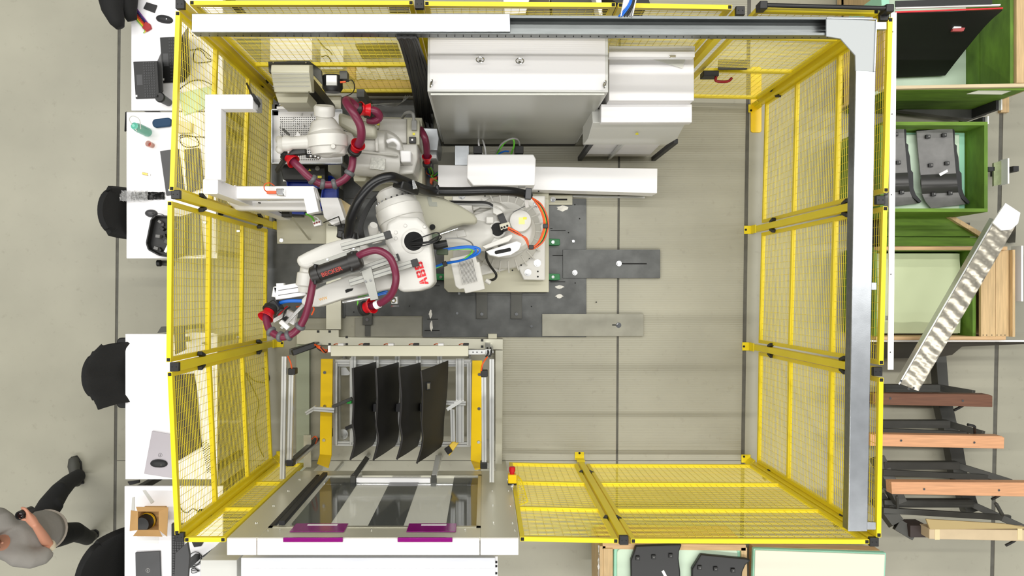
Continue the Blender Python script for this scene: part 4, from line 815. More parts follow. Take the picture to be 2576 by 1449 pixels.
# side plates of the housing and sill inside the cell
MB().bx((xl+.02, yw+.002, .30), (-1.62, yw+.30, .33)).build('side_shelf', steel, st)
o = thing('door_shutter', 'wide white shutter housing in front of the loading station', 'shutter', W(925, 1430, 0))
MB().pp([(606, 1403), (1246, 1403), (1246, 1475), (606, 1475)], 1.5, 1.98).build('shutter_case', mat('blueish_white_film', (236, 238, 246), .35, var=.06, scale=3, stretch=(1, 8, 8)), o, bev=.004)
MB().pr(608, 1430, 1246, 1432, 1.98, 1.984).build('case_ridge', white, o); MB().pr(1240, 1400, 1252, 1475, 1.4, 1.95).build('end_plate', white, o); MB().pr(620, 1405, 640, 1470, 0, 1.5).build('case_leg', beige, o); MB().pr(1210, 1405, 1230, 1470, 0, 1.5).build('case_leg', beige, o)
for y in (1412, 1422, 1440): MB().pr(1244, y, 1251, y+5, 1.95, 1.955).build('case_slot', hole, o)
o = thing('grey_machine_box', 'grey box left of the shutter housing beside the monitor', 'box', W(550, 1430, 0))
MB().pp([(504, 1409), (596, 1409), (596, 1475), (504, 1475)], .9, 1.9).build('box_body', cabs, o, bev=.004); MB().pr(568, 1420, 592, 1470, 0, .9).build('box_stand', dsteel2, o); MB().pr(552, 1402, 585, 1408, 1.6, 1.8).build('side_roller', white, o); MB().pr(586, 1401, 604, 1409, 1.6, 1.8).build('side_fitting', blk, o)
# frame of the station
fs = thing('light_curtain_frame', 'aluminium profile frame with beige cross beam around the yellow guides', 'frame', W(975, 1000, 0))
P_ = lambda a, b, z, w=.036, c=(): profile(a, b, z, w, c, fs)
P_((716, 896), (711, 1204), 1.0, .04); P_((734, 941), (729, 1160), .98, .04); P_((1237, 903), (1237, 1212), 1.0, .04); P_((1217, 948), (1218, 1165), .98, .04)
for x, y in ((733, 935), (728, 1166), (1218, 940), (1217, 1172)): MB().pr(x-9, y-8, x+9, y+8, .93, 1.02).build('corner_joint', blk, fs, bev=.005)
for x, y in ((735, 885), (731, 1166), (1228, 886), (1225, 1172)):
    p = W(x, y, .95); MB().bar((p.x, p.y, .02), (p.x, p.y, .95), .05, .05, up=(1, 0, 0)).build('upright', dsteel2 if x < 800 else alu, fs, bev=.003); MB().bar((p.x+.03, p.y, .02), (p.x+.03, p.y, .93), .018, .03, up=(1, 0, 0)).build('upright_cover', alu, fs)
MB().pr(832, 870, 1178, 896, .93, 1.0).build('cross_beam', beige, fs, bev=.004); MB().pr(1178, 880, 1222, 892, .92, .96).build('beam_end', alu, fs, bev=.003); MB().pr(825, 870, 832, 886, .9, .96).build('beam_end', white, fs)
for x in (1190, 1200, 1212): p = W(x, 886, .961); MB().cone(p, p+Vector((0, 0, .004)), .006, n=10).build('screw', chrome, fs)
MB().bar(W(735, 888, 1.0), W(792, 868, .9), .05, .05).build('energy_chain', blk, fs, bev=.008)
r = random.Random(9)
for i in range(9): MB().tube(wp([(790+r.random()*6, 866+r.random()*4, .92), (800+r.random()*10, 872+r.random()*8, .96), (812+r.random()*12, 880+r.random()*8, .92), (824, 876+r.random()*10, .9)]), .005, 6, 4).build('orange_cable', orange if i % 3 else blk, fs)
for i in range(6):
    x = 850+i*63; MB().pr(x, 864, x+14, 870, .9, .97).build('sensor_connector', blk if i % 2 else white, fs, bev=.003); MB().tube(wp([(x-10, 867, .9), (x-3, 865, .95), (x+4, 867, .95)]), .004, 6).build('orange_cable', orange, fs)
for pts in ([(724, 896, 1.02), (731, 912, 1.04), (735, 932, 1.0)], [(1226, 898, 1.0), (1214, 916, 1.04), (1210, 940, 1.0)], [(784, 1105, .4), (792, 1098, .5), (798, 1104, .5), (794, 1116, .4)]): MB().tube(wp(pts), .006, 8).build('orange_cable', orange, fs)
for x in (1226, 1234): MB().tube(wp([(x, 875, .9), (x+2, 888, .98), (x-4, 898, .98)]), .008, 8).build('black_cable', blk, fs)
def guide(pts, z, lab, bolts, bend):
    t = thing('yellow_guide', lab, 'guide', W(*pts[0], 0), 'yellow guide plates of the loading station'); MB().pp(pts, z-.02, z).build('guide_plate', yel2, t, bev=.003)
    MB().add([W(*bend[0], z), W(*bend[1], z), W(*bend[2], z-.12), W(*bend[3], z-.12)]+[p-Vector((0, 0, .02)) for p in (W(*bend[0], z), W(*bend[1], z), W(*bend[2], z-.12), W(*bend[3], z-.12))], [[0, 1, 2, 3], [7, 6, 5, 4], [0, 4, 5, 1], [1, 5, 6, 2], [2, 6, 7, 3], [3, 7, 4, 0]]).build('bent_tip', yel2, t, bev=.002)
    for x, y in bolts:
        p = W(x, y, z); MB().cone(p, p+Vector((0, 0, .008)), .018, .014, n=16).build('bolt', chrome, t); MB().cone((p.x, p.y, .0), (p.x, p.y, z-.02), .03, n=12).build('guide_leg', dsteel2, t)
guide([(807, 903), (837, 903), (834, 1146), (804, 1143)], .5, 'yellow guide plate on the left of the black mouldings', ((817, 937), (817, 1022), (815, 1107)), ((804, 1143), (834, 1146), (826, 1178), (797, 1167)))
guide([(1188, 907), (1213, 907), (1211, 1165), (1184, 1158)], .5, 'yellow guide plate on the right of the black mouldings', ((1206, 942), (1205, 1028), (1204, 1112)), ((1184, 1158), (1211, 1165), (1210, 1180), (1195, 1183)))
rk = thing('aluminium_rack', 'wheeled aluminium profile rack carrying the black mouldings', 'rack', W(1010, 1010, 0))
R_ = lambda a, b, z, w=.04, c=(): profile(a, b, z, w, c, rk)
R_((844, 912), (844, 1118), .42); R_((852, 912), (852, 1118), .30); R_((886, 900), (886, 1118), .42); R_((1180, 912), (1180, 1120), .42); R_((1152, 902), (1152, 1112), .45); R_((1162, 902), (1162, 1112), .45)
R_((844, 910), (1184, 910), .40, .044); R_((844, 918), (1184, 918), .38, .03); R_((844, 1115), (1184, 1117), .40, .044)
for x in (890, 947, 1000, 1053, 1106): R_((x, 896), (x, 1112), .46, .045); 
for x, y in ((847, 914), (1180, 914), (847, 1114), (1180, 1116)): p = W(x, y, .4); MB().bar((p.x, p.y, .09), (p.x, p.y, .4), .04, .04, up=(1, 0, 0)).build('rack_leg', alu, rk); MB().axis((p.x-.012, p.y, .045), (1, 0, 0), [(0, .04), (.004, .045), (.02, .045), (.024, .04)], 20).build('castor_wheel', grycab, rk)
p = W(862, 1093, .2); MB().axis((p.x, p.y, .18), (0, 0, 1), [(0, .045), (.01, .05), (.012, .035), (.02, .035), (.022, .02)], 26).build('castor_plate', alu, rk)
MB().pp([(858, 924), (870, 924), (882, 940), (876, 944), (858, 944)], .3, .32).build('corner_gusset', alu, rk)
MB().bar(W(870, 1078, .5), W(888, 1070, .5), .03, .03).build('black_stop', blk, rk); MB().pr(872, 1004, 884, 1016, .5, .56).build('green_block', mat('bright_green', (20, 170, 60), .4), rk, bev=.003)
MB().bar(W(836, 1024, .55), W(886, 1002, .55), .03, .03).build('swing_arm', dsteel2, rk, bev=.003); R_((790, 1028), (842, 1032), .62, .04); R_((770, 1040), (796, 1024), .6, .036)
R_((1120, 1012), (1172, 1014), .48, .04); R_((1138, 1030), (1140, 1110), .55, .04); MB().bar(W(1124, 1030, .52), W(1160, 1008, .5), .03, .03).build('swing_arm', alu, rk)
MB().add([W(1122, 1130, .5), W(1130, 1148, .5), W(1164, 1100, .42), W(1156, 1092, .42)]+[q-Vector((0, 0, .05)) for q in wp([(1122, 1130, .5), (1130, 1148, .5), (1164, 1100, .42), (1156, 1092, .42)])], [[0, 1, 2, 3], [7, 6, 5, 4], [0, 4, 5, 1], [1, 5, 6, 2], [2, 6, 7, 3], [3, 7, 4, 0]]).build('foot_pedal', yel2, rk, bev=.004); MB().bar(W(1122, 1136, .53), W(1134, 1128, .53), .06, .04).build('pedal_tip', blk, rk, bev=.004)
# four black mouldings standing in the rack
bpan = mat('black_moulding', (34, 33, 32), .5)
for k, (Lf, Rt, zl, zr, lab) in enumerate((
    ([(887, 926), (888, 960), (889, 1010), (888, 1045), (887, 1070), (892, 1100), (890, 1125), (881, 1157)], [(946, 910), (948, 950), (947, 1000), (943, 1030), (944, 1060), (947, 1080), (945, 1105), (938, 1120)], 1.02, .50, 'leftmost of the four black curved mouldings in the aluminium rack'),
    ([(945, 927), (947, 960), (949, 1010), (947, 1045), (946, 1070), (951, 1100), (948, 1125), (939, 1158)], [(1003, 911), (1004, 950), (1004, 1000), (1001, 1030), (1001, 1060), (1004, 1080), (1001, 1105), (994, 1122)], 1.02, .50, 'black curved moulding second from the left in the aluminium rack'),
    ([(1003, 925), (1006, 960), (1009, 1010), (1007, 1045), (1006, 1070), (1011, 1100), (1007, 1125), (998, 1156)], [(1058, 912), (1060, 950), (1060, 1000), (1058, 1030), (1058, 1060), (1060, 1080), (1056, 1105), (1051, 1122)], 1.02, .50, 'black curved moulding third from the left in the aluminium rack'),
    ([(1058, 933), (1061, 965), (1062, 1010), (1061, 1045), (1060, 1070), (1063, 1102), (1059, 1130), (1048, 1166)], [(1128, 907), (1127, 950), (1124, 1000), (1119, 1040), (1117, 1062), (1116, 1090), (1115, 1108), (1110, 1124)], .95, .60, 'rightmost and flattest black moulding in the aluminium rack, with slot'))):
    o = thing('black_moulding', lab, 'moulding', W(Lf[3][0], Lf[3][1], .5)*Vector((1, 1, 0)), 'black curved mouldings in the rack'); rows = []
    A = smooth([W(x, y, zl) for x, y in Lf], 3); B = smooth([W(x, y, zr) for x, y in Rt], 3)
    for i in range(len(A)): rows.append([A[i].lerp(B[i], j/8)+Vector((0, 0, .03*math.sin(math.pi*j/8))) for j in range(9)])
    MB().grid(rows, .008).build('curved_sheet', bpan, o, ang=70)
    MB().rings([(p+Vector((.004, 0, .002)), .006) for p in A], 8).build('rolled_edge', mat('black_edge', (48, 46, 46), .35), o)
    if k == 3: MB().pp([(1073, 962), (1083, 962), (1083, 980), (1073, 982)], .86, .91).build('slot_bezel', blk, o, bev=.002); MB().pp([(1075, 965), (1081, 965), (1081, 978), (1075, 979)], .905, .914).build('slot_insert', mat('khaki_insert', (110, 104, 84), .4), o)
    if k: MB().pr(Rt[3][0]-62, 1016, Rt[3][0]-50, 1036, .5, .56).build('spacer_foam', dgrey, o)
ro = thing('roller_rail', 'chrome pipe with white profile and black ends below the rack', 'rail', W(1000, 1215, 0))
MB().tube([W(818, 1217, .75), W(1206, 1219, .75)], .013, 14).build('chrome_pipe', chrome, ro); MB().bar(W(897, 1207, .79), W(1083, 1208, .79), .04, .04).build('white_profile', white, ro, bev=.003)
for x in (888, 1091): MB().pr(x-7, 1198, x+6, 1224, .72, .82).build('end_block', dsteel2, ro, bev=.003)
MB().bar(W(890, 1200, .78), W(922, 1154, .42), .045, .04).build('support_arm', dsteel2, ro, bev=.002); MB().bar(W(1092, 1200, .78), W(1102, 1150, .42), .045, .04).build('support_arm', alu, ro, bev=.002)
for x in (818, 1206): MB().bx((W(x, 0, .75).x-.012, W(0, 1218, .75).y-.012, 0), (W(x, 0, .75).x+.012, W(0, 1218, .75).y+.012, .75)).build('pipe_post', alu, ro)
for x in (905, 1098): p = W(x, 1180, .5); MB().bx((p.x-.02, p.y-.02, 0), (p.x+.02, p.y+.02, .5)).build('rail_leg', alu, ro)
es = thing('emergency_stop', 'yellow box with red mushroom button at the station corner', 'emergency stop', W(1290, 1200, 1.0))
p = W(1289, 1207, 1.1); MB().bx((p.x-.035, p.y-.035, 1.0), (p.x+.035, p.y+.035, 1.09)).build('stop_box', yel2, es, bev=.006)
MB().axis((p.x, p.y+.035, 1.05), (0, 1, 0), [(0, .02), (.02, .02), (.021, .026), (.055, .026), (.06, .02)], 24).build('red_button', red, es); MB().bx((p.x-.036, p.y-.055, 1.0), (p.x+.036, p.y-.036, 1.07)).build('box_base', blk, es, bev=.004); MB().axis((p.x+.004, p.y-.055, 1.08), (0, 0, 1), [(0, .014), (.012, .014), (.014, .008)], 14).build('key_lock', chrome, es)
MB().bx((p.x-.01, yw-.02, .98), (p.x+.01, p.y-.03, 1.0)).build('box_bracket', alu, es)
o = thing('handle_guard', 'small yellow mesh guard on the fence below the emergency stop', 'guard', W(1310, 1240, 1.2)); 
A_ = [W(1302, 1196, 1.0), W(1312, 1208, 1.05), W(1328, 1262, 1.3), W(1304, 1272, 1.4)]
for i in range(4): MB().bar(A_[i], A_[(i+1) % 4], .008, .008).build('guard_rim', yel, o)
m = MB()
for k in range(1, 16): t = k/16; m.bar(A_[0].lerp(A_[3], t), A_[1].lerp(A_[2], t), .003, .003)
m.build('guard_wire', yel, o, kind='stuff')
# ------------------------------------------------------------------ desks and what lies on them
def desk(x0, y0, x1, y1, label, z=.75):
    t = thing('desk', label, 'desk', W((x0+x1)/2, (y0+y1)/2, 0), 'white desks along the fence'); MB().pr(x0, y0, x1, y1, z-.025, z).build('desktop', desk_m, t, bev=.003)
    a = W(x0, y0, z); b = W(x1, y1, z)
    for x in (a.x+.06, b.x-.06):
        for y in (a.y-.06, b.y+.06): MB().bx((x-.025, y-.025, 0), (x+.025, y+.025, z-.025)).build('leg', mat('dark_leg', (60, 60, 60), .5), t)
    for y in (a.y-.06, b.y+.06): MB().bx((a.x+.06, y-.015, .60), (b.x-.06, y+.015, .64)).build('leg_bar', cabs, t)
    return t
desk(330, -60, 560, 278, 'white desk at the top left with two open black laptops')
desk(318, 282, 546, 650, 'white desk with the mint bottle and the black tool case')
desk(315, 840, 546, 1206, 'white desk carrying the silver laptop, nearest the middle fence post')
desk(313, 1223, 560, 1560, 'white desk with the open cardboard box')
zd = .7505
def flat(name, pts, h, m_, label, cat, z=zd, bev=.003, group=None):
    o = MB().pp(pts, z, z+h).build(name, m_, bev=bev); return tag(o, label, cat, group)
def mouse(cx, cy, rx, ry, deg, label, z=zd, fancy=False):
    t = thing('computer_mouse', label, 'mouse', W(cx, cy, z)); k = (H-z)/F; c = W(cx, cy, z); M = Matrix.Rotation(-math.radians(deg), 3, 'Z'); m = MB()
    n = 18; rings_ = []
    vs = []; fs = []
    for i in range(6):
        q = i/5; s_ = math.cos(q*1.35); zz = .034*math.sin(q*1.35)*1.02
        for j in range(n):
            a = 2*math.pi*j/n; w = 1+(.16*math.cos(2*a) if fancy else 0)+(.12*math.sin(a) if fancy else 0)
            vs.append(c+M@Vector((rx*k*s_*math.cos(a)*w, ry*k*s_*math.sin(a)*w, 0))+Vector((0, 0, zz)))
    for i in range(5): fs += [[i*n+j, i*n+(j+1) % n, (i+1)*n+(j+1) % n, (i+1)*n+j] for j in range(n)]
    m.add(vs, fs+[list(range(n))[::-1], [5*n+j for j in range(n)]]).build('mouse_body', dgrey if not fancy else rub, t, ang=80)
    p = c+M@Vector((rx*k*.45, 0, .030)); MB().axis(p-Vector((.0, .004, 0)), (0, 1, 0), [(0, .006), (.008, .006)], 12).build('scroll_wheel', chrome if fancy else blk, t)
    return t
flat('wallet', [(368, 5), (395, 13), (388, 32), (360, 21)], .012, rub, 'small black wallet at the top of the first desk', 'wallet')
mouse(414, 50, 19, 12, 10, 'sculpted dark mouse beside the coloured hex keys', fancy=True)
o = thing('hex_key_set', 'rainbow coloured hex keys in a red holder', 'hex keys', W(362, 50, zd))
cols = [(120, 50, 140), (30, 40, 110), (60, 30, 60), (190, 40, 40), (225, 100, 30), (240, 200, 30), (120, 190, 60)]
for i, c in enumerate(cols):
    a = (341-i*.2+i*.3, 18+i*5); b = (377-i*2.2, 66+i*1.5)
    MB().tube(wp([(a[0], a[1], zd+.012), (b[0], b[1], zd+.014), (b[0]-3, b[1]+8, zd+.012)]), .0042, 8, 3).build('hex_key', mat('hex_key_colour_%d' % i, c, .35), o)
MB().pp([(365, 54), (376, 59), (380, 70), (368, 78), (357, 70)], zd, zd+.026).build('key_holder', mat('holder_red', (165, 25, 28), .4), o, bev=.003)
def laptop(base, hinge, label, lid_h=.21, lean=.10, kb=True, keys=(14, 5)):
    """open laptop: base corners [front-left, front-right, hinge-right, hinge-left] in px"""
    t = thing('laptop', label, 'laptop', W(*base[0], zd)); MB().pp(base, zd, zd+.016).build('laptop_base', blk, t, bev=.003)
    P = [W(x, y, zd+.0165) for x, y in base]; A, B, C, D = P
    if kb:
        m = MB()
        for i in range(keys[0]):
            for j in range(keys[1]):
                u = (i+.7)/(keys[0]+.4); v = .44+j*.098; p = (A.lerp(B, u)).lerp(D.lerp(C, u), v); e1 = (B-A).normalized()*.0068; e2 = (D-A).normalized()*.0068
                m.poly([p-e1-e2+Vector((0, 0, .002)), p+e1-e2+Vector((0, 0, .002)), p+e1+e2+Vector((0, 0, .002)), p-e1+e2+Vector((0, 0, .002))], zd+.0165)
        m.build('keyboard', mat('key_charcoal', (58, 58, 60), .5), t, kind='stuff')
        p = A.lerp(B, .5); q = D.lerp(C, .5); MB().poly([p.lerp(q, .1)+(B-A)*.14+Vector((0, 0, .0006)), p.lerp(q, .34)+(B-A)*.14+Vector((0, 0, .0006)), p.lerp(q, .34)-(B-A)*.14+Vector((0, 0, .0006)), p.lerp(q, .1)-(B-A)*.14+Vector((0, 0, .0006))], zd+.0165).build('touchpad', dgrey, t)
        s = A.lerp(B, .93).lerp(D.lerp(C, .93), .05)+Vector((0, 0, .001)); MB().bx((s.x-.007, s.y-.009, s.z-.001), (s.x+.007, s.y+.009, s.z)).build('sticker', paper, t)
    out = (D-A).normalized(); up = Vector((0, 0, 1))*lid_h+out*lean
    MB().add([D, C, C+up, D+up, D+out*.006, C+out*.006, C+up+out*.006, D+up+out*.006], [[0, 1, 2, 3], [7, 6, 5, 4], [0, 4, 5, 1], [1, 5, 6, 2], [2, 6, 7, 3], [3, 7, 4, 0]]).build('laptop_screen', blk, t)
    return t
laptop([(335, 155), (341, 248), (400, 246), (396, 153)], None, 'open black laptop with visible keyboard on the first desk', .2, .125)
laptop([(402, 94), (409, 208), (462, 206), (456, 92)], None, 'second open black laptop half behind the fence rail', .2, .14)
o = thing('travel_mug', 'black travel mug standing on the edge of the first desk', 'mug', W(424, 258, zd)); p = W(424, 258, zd)
MB().axis(p, (0, 0, 1), [(0, .032), (.13, .038), (.15, .040)], 24).build('mug_body', dgrey, o); MB().axis(p+Vector((0, 0, .15)), (0, 0, 1), [(0, .042), (.012, .042), (.022, .036), (.022, .0)], 24).build('mug_lid', blk, o); MB().bx((p.x-.03, p.y+.0, .92), (p.x-.012, p.y+.018, .935)).build('drink_opening', rub, o)
o = thing('drinking_bottle', 'mint green translucent bottle with carrying loop on the second desk', 'bottle', W(345, 315, zd)); p = W(372, 333, zd)
MB().axis(p, (0, 0, 1), [(0, .036), (.02, .040), (.16, .040), (.2, .034), (.215, .024)], 26).build('bottle_body', teal, o)
MB().axis(p+Vector((0, 0, .215)), (0, 0, 1), [(0, .028), (.02, .030), (.026, .02), (.036, .012)], 22).build('bottle_cap', mat('mint_cap', (110, 200, 178), .3), o)
pp = [p+Vector((0, -.02, .22))+Vector((.045*math.cos(a), -.02+.035*math.sin(a), .03*math.sin(a))) for a in [k*.42 for k in range(15)]]; MB().tube([W(354, 325, .98), W(350, 300, 1.0), W(333, 292, 1.0), W(326, 303, 1.0), W(345, 330, .98)], .004, 8).build('carrying_loop', cabs, o)
flat('soft_case', rot(rrect(382, 297, 431, 319, 10), 406, 308, -6), .035, navy, 'dark blue rounded soft case on the second desk', 'case', bev=.01)
o = thing('glass_jar', 'small pinkish glass with white inside beside the mint bottle', 'glass', W(383, 362, zd)); p = W(383, 366, zd)
MB().axis(p, (0, 0, 1), [(0, .022), (.07, .028), (.072, .024), (.03, .02)], 22).build('glass_body', mat('pinkish_glass', (225, 170, 150), .2, alpha=.6), o); MB().axis(p+Vector((0, 0, .003)), (0, 0, 1), [(0, .018), (.03, .018)], 18).build('red_label', mat('brick_red', (180, 80, 60), .4), o)
o = thing('usb_plug', 'small silver and gold plug on the second desk', 'plug', W(366, 437, zd)); MB().bar(W(358, 436, zd+.008), W(372, 439, zd+.008), .02, .012).build('plug_body', mat('brass', (190, 160, 90), .3, .8), o, bev=.002); MB().bar(W(370, 438, zd+.008), W(378, 440, zd+.008), .014, .006).build('plug_tip', alu, o)
o = thing('laptop', 'closed dark grey laptop lying askew on the second desk', 'laptop', W(430, 430, zd)); MB().pp([(402, 380), (448, 374), (464, 486), (418, 492)], zd, zd+.018).build('closed_lid', dgrey, o, bev=.003); MB().pp([(423, 476), (429, 475), (430, 480), (424, 481)], zd+.018, zd+.019).build('white_sticker', paper, o)
o = thing('plastic_bag', 'crumpled clear bag with black contents hanging over the desk edge', 'bag', W(360, 490, zd)); r = random.Random(4)
def crumple(x0, y0, x1, y1, z, amp, nx=22, ny=8, seed=1, edge=0):
    r = random.Random(seed); rows = []
    for j in range(ny+1):
        rw = []
        for i in range(nx+1):
            ex = (r.random()-.5)*edge; rw.append(W(x0+(x1-x0)*i/nx+ex, y0+(y1-y0)*j/ny+ex, z+amp*(.2+r.random())))
        rows.append(rw)
    return rows
MB().grid(crumple(330, 483, 414, 502, zd, .02, seed=2, edge=2), .002).build('black_contents', blk, o, ang=20); MB().grid(crumple(300, 480, 372, 506, zd+.022, .03, seed=6, edge=4), .0015).build('clear_film', mat('clear_film', (215, 215, 215), .15, alpha=.35), o, ang=25)
mouse(381, 537, 16, 10, 3, 'plain black wired mouse on the second desk'); 
q = [x for x in COL.objects if x.name.startswith('computer_mouse')][-1]
MB().tube(wp([(397, 537, zd+.01), (410, 540, zd+.005), (418, 548, zd+.004), (428, 552, zd+.004)]), .0022, 6).build('mouse_cable', rub, bpy.data.objects['computer_mouse.001'])
o = thing('tool_case', 'open black zipped case full of dark camera parts on the second desk', 'case', W(405, 595, zd)); cs = [(385, 553), (396, 543), (432, 546), (470, 548), (466, 640), (440, 648), (404, 642), (378, 628), (373, 612)]
MB().pp(cs, zd, zd+.02).build('case_floor', blk, o)
P = [W(x, y, zd+.045) for x, y in cs]
for i in range(len(P)): MB().bar(P[i], P[(i+1) % len(P)], .014, .07).build('case_wall', blk, o, bev=.004)
r = random.Random(8)
for i in range(16):
    x = 388+r.random()*55; y = 556+r.random()*72; s = 3+r.random()*5; MB().pp(rot([(x-s, y-s*.7), (x+s, y-s*.7), (x+s, y+s*.7), (x-s, y+s*.7)], x, y, r.random()*90), zd+.02, zd+.04+.03*r.random()).build('camera_part', (dgrey, blk, rub, mgrey)[i % 4], o, bev=.002)
MB().pp([(412, 633), (428, 600), (434, 602), (418, 636)], zd+.07, zd+.075).build('paper_slip', paper, o)
flat('cable_cover', [(534, 452), (544, 452), (543, 636), (533, 636)], .05, white, 'white cable cover strip along the back of the second desk', 'strip')
# things behind the mesh on the first two desks
for i, (pts, h, mm, lab, nm, ct) in enumerate((
    ([(447, 236), (540, 214), (546, 262), (462, 290)], .02, mat('greenish_plastic_sheet', (190, 215, 180), .3), 'translucent greenish plastic tray behind the mesh on the first desk', 'plastic_tray', 'tray'),
    ([(448, 302), (482, 310), (480, 334), (446, 334)], .04, mat('cream_plastic', (225, 215, 180), .5), 'cream power adapter behind the mesh on the second desk', 'power_adapter', 'adapter'),
    ([(442, 548), (500, 530), (512, 640), (450, 644)], .03, dsteel2, 'dark equipment tray behind the mesh beside the black case', 'equipment_tray', 'tray'),
    ([(462, 376), (500, 372), (512, 470), (470, 486)], .03, dgrey, 'dark docking tablet behind the mesh below the power adapter', 'tablet', 'tablet'))):
    flat(nm, pts, h, mm, lab, ct)
for i, (pts, lab) in enumerate((([(455, 130), (500, 125), (520, 145), (530, 150), (528, 155), (490, 156), (490, 128), (505, 122), (530, 142)], 'looped black cable with plug behind the mesh on the first desk'), ([(450, 225), (480, 205), (510, 203), (545, 220)], 'black cable arching over the green tray on the first desk'), ([(450, 345), (460, 340), (490, 345), (500, 365), (470, 370), (455, 360), (458, 345), (520, 345)], 'coiled black cable on the second desk behind the mesh'), ([(438, 1222), (442, 1250), (455, 1280), (470, 1290), (485, 1280), (500, 1288)], 'long black cable curling behind the lower mesh panel'))):
    o = MB().tube(wp([(x, y, zd+.006) for x, y in pts]), .0035, 8).build('loose_cable', blk); tag(o, lab, 'cable')
# third desk
def logo(t, cx, cy, z, col, rr=.017):
    c = W(cx, cy, z); pts = [(c+Vector((rr*math.cos(a), rr*math.sin(a), 0)), .0011) for a in [k*math.pi/12 for k in range(25)]]; MB().rings(pts, 6).build('round_logo', col, t); text('DELL', rr*.62, col, c+Vector((0, 0, .0004)), (0, 1, 0), (0, 0, 1), t, 'logo_lettering')
o = thing('laptop', 'closed silver laptop with round logo, a mouse lying on it', 'laptop', W(405, 1140, zd)); MB().pp([(382, 1084), (448, 1096), (434, 1203), (362, 1192)], zd, zd+.02).build('closed_lid', silver, o, bev=.004)
logo(o, 403, 1145, zd+.0205, dgrey); mouse(400, 1167, 19, 12, 2, 'black sculpted mouse lying on the silver laptop', zd+.021, True)
flat('black_board', [(437, 944), (487, 940), (492, 985), (505, 1125), (447, 1160), (444, 1073), (434, 1070)], .03, mat('brown_black', (44, 36, 24), .5), 'large black board behind the mesh on the third desk', 'board')
flat('paper_stack', [(487, 930), (538, 926), (540, 1050), (508, 1060)], .012, paper, 'white papers behind the mesh beside the black board', 'papers')
flat('paper_sheet', [(500, 1110), (540, 1102), (544, 1190), (512, 1196)], .003, paper, 'white sheet with chequered strip behind the mesh on the third desk', 'paper')
m = MB(); r = random.Random(2)
for i in range(26):
    for j in range(5):
        if (i+j) % 2: x = 506+j*4+i*.6; y = 1112+i*3; m.pp([(x, y), (x+3, y), (x+3, y+2.5), (x, y+2.5)], zd+.0035, zd+.0042)
m.build('chequer_print', blk, bpy.data.objects['paper_sheet'], kind='stuff')
o = thing('laptop_stand', 'dark folded stand poking out past the third desk edge', 'stand', W(425, 830, 0)); MB().pp([(405, 822), (452, 820), (455, 832), (395, 838)], .70, .742).build('stand_top', dsteel2, o, bev=.003); MB().pr(420, 824, 432, 834, 0, .70).build('stand_post', dsteel2, o)
flat('desk_monitor', [(476, 836), (540, 838), (525, 846), (478, 856)], .02, white, 'white sloping monitor behind the mesh at the third desk top edge', 'monitor', z=.80)
o = thing('monitor_screen', 'dark monitor behind the mesh at the top of the third desk', 'monitor', W(460, 880, zd)); MB().pp([(436, 824), (462, 822), (466, 880), (440, 892)], .95, .98).build('screen_panel', blk, o, bev=.004); MB().pr(446, 850, 456, 862, zd, .95).build('monitor_stand', blk, o)
# fourth desk
cb = thing('cardboard_box', 'open cardboard box holding a black spool with yellow band', 'box', W(378, 1310, zd))
bt = [(345, 1283), (398, 1283), (398, 1336), (345, 1336)]; zt = zd+.14
MB().pr(346, 1284, 400, 1335, zd, zd+.006).build('box_bottom', card, cb)
a, b, c, d = [W(x, y, zt) for x, y in ((346, 1286), (400, 1286), (400, 1334), (346, 1334))]
for p, q in ((a, b), (b, c), (c, d), (d, a)): MB().bar(p-Vector((0, 0, .07)), q-Vector((0, 0, .07)), .005, .14).build('box_side', card, cb)
for pts in ([(346, 1286), (400, 1286), (422, 1276), (342, 1275)], [(400, 1286), (400, 1334), (420, 1350), (423, 1276)], [(346, 1286), (346, 1334), (326, 1336), (329, 1284)], [(346, 1334), (400, 1334), (408, 1350), (334, 1349)]):
    v = [W(*pts[0], zt), W(*pts[1], zt), W(*pts[2], zt+.03), W(*pts[3], zt+.03)]; MB().add(v+[q-Vector((0, 0, .004)) for q in v], [[0, 1, 2, 3], [7, 6, 5, 4], [0, 4, 5, 1], [1, 5, 6, 2], [2, 6, 7, 3], [3, 7, 4, 0]]).build('box_flap', card, cb)
sp = thing('cable_spool', 'black spool with yellow band inside the cardboard box', 'spool', W(373, 1310, zd+.01)); p = W(374, 1308, zd+.01)
MB().axis(p, (0, 0, 1), [(0, .068), (.10, .068), (.125, .06), (.13, .02)], 32).build('spool_core', blk, sp); MB().axis(p, (0, 0, 1), [(.02, .071), (.045, .071)], 32).build('yellow_band', yel2, sp)
flat('ruler_strip', [(358, 1234), (365, 1232), (388, 1262), (380, 1268)], .004, cabs, 'short grey strip lying above the cardboard box', 'strip')
flat('leaflet', [(332, 1252), (339, 1250), (339, 1284), (330, 1286)], .004, cabs, 'narrow grey white leaflet left of the cardboard box', 'paper')
flat('paper_sheet', [(345, 1350), (400, 1352), (398, 1368), (346, 1366)], .002, paper, 'white paper sheet peeking out below the cardboard box', 'paper')
o = thing('laptop', 'closed dark laptop with round logo at the bottom edge of the photo', 'laptop', W(372, 1420, zd)); MB().pp([(340, 1390), (402, 1387), (406, 1500), (342, 1500)], zd, zd+.02).build('closed_lid', dgrey, o, bev=.004); logo(o, 372, 1435, zd+.0205, cabs)
o = thing('keyboard', 'black keyboard half under the tilted monitor on the fourth desk', 'keyboard', W(445, 1380, zd)); MB().pp([(431, 1318), (462, 1318), (460, 1475), (431, 1475)], zd, zd+.02).build('keyboard_base', blk, o, bev=.003)
m = MB()
for i in range(5):
    for j in range(17): m.pr(434+i*5.6, 1348+j*6.4, 438.5+i*5.6, 1353+j*6.4, zd+.02, zd+.025)
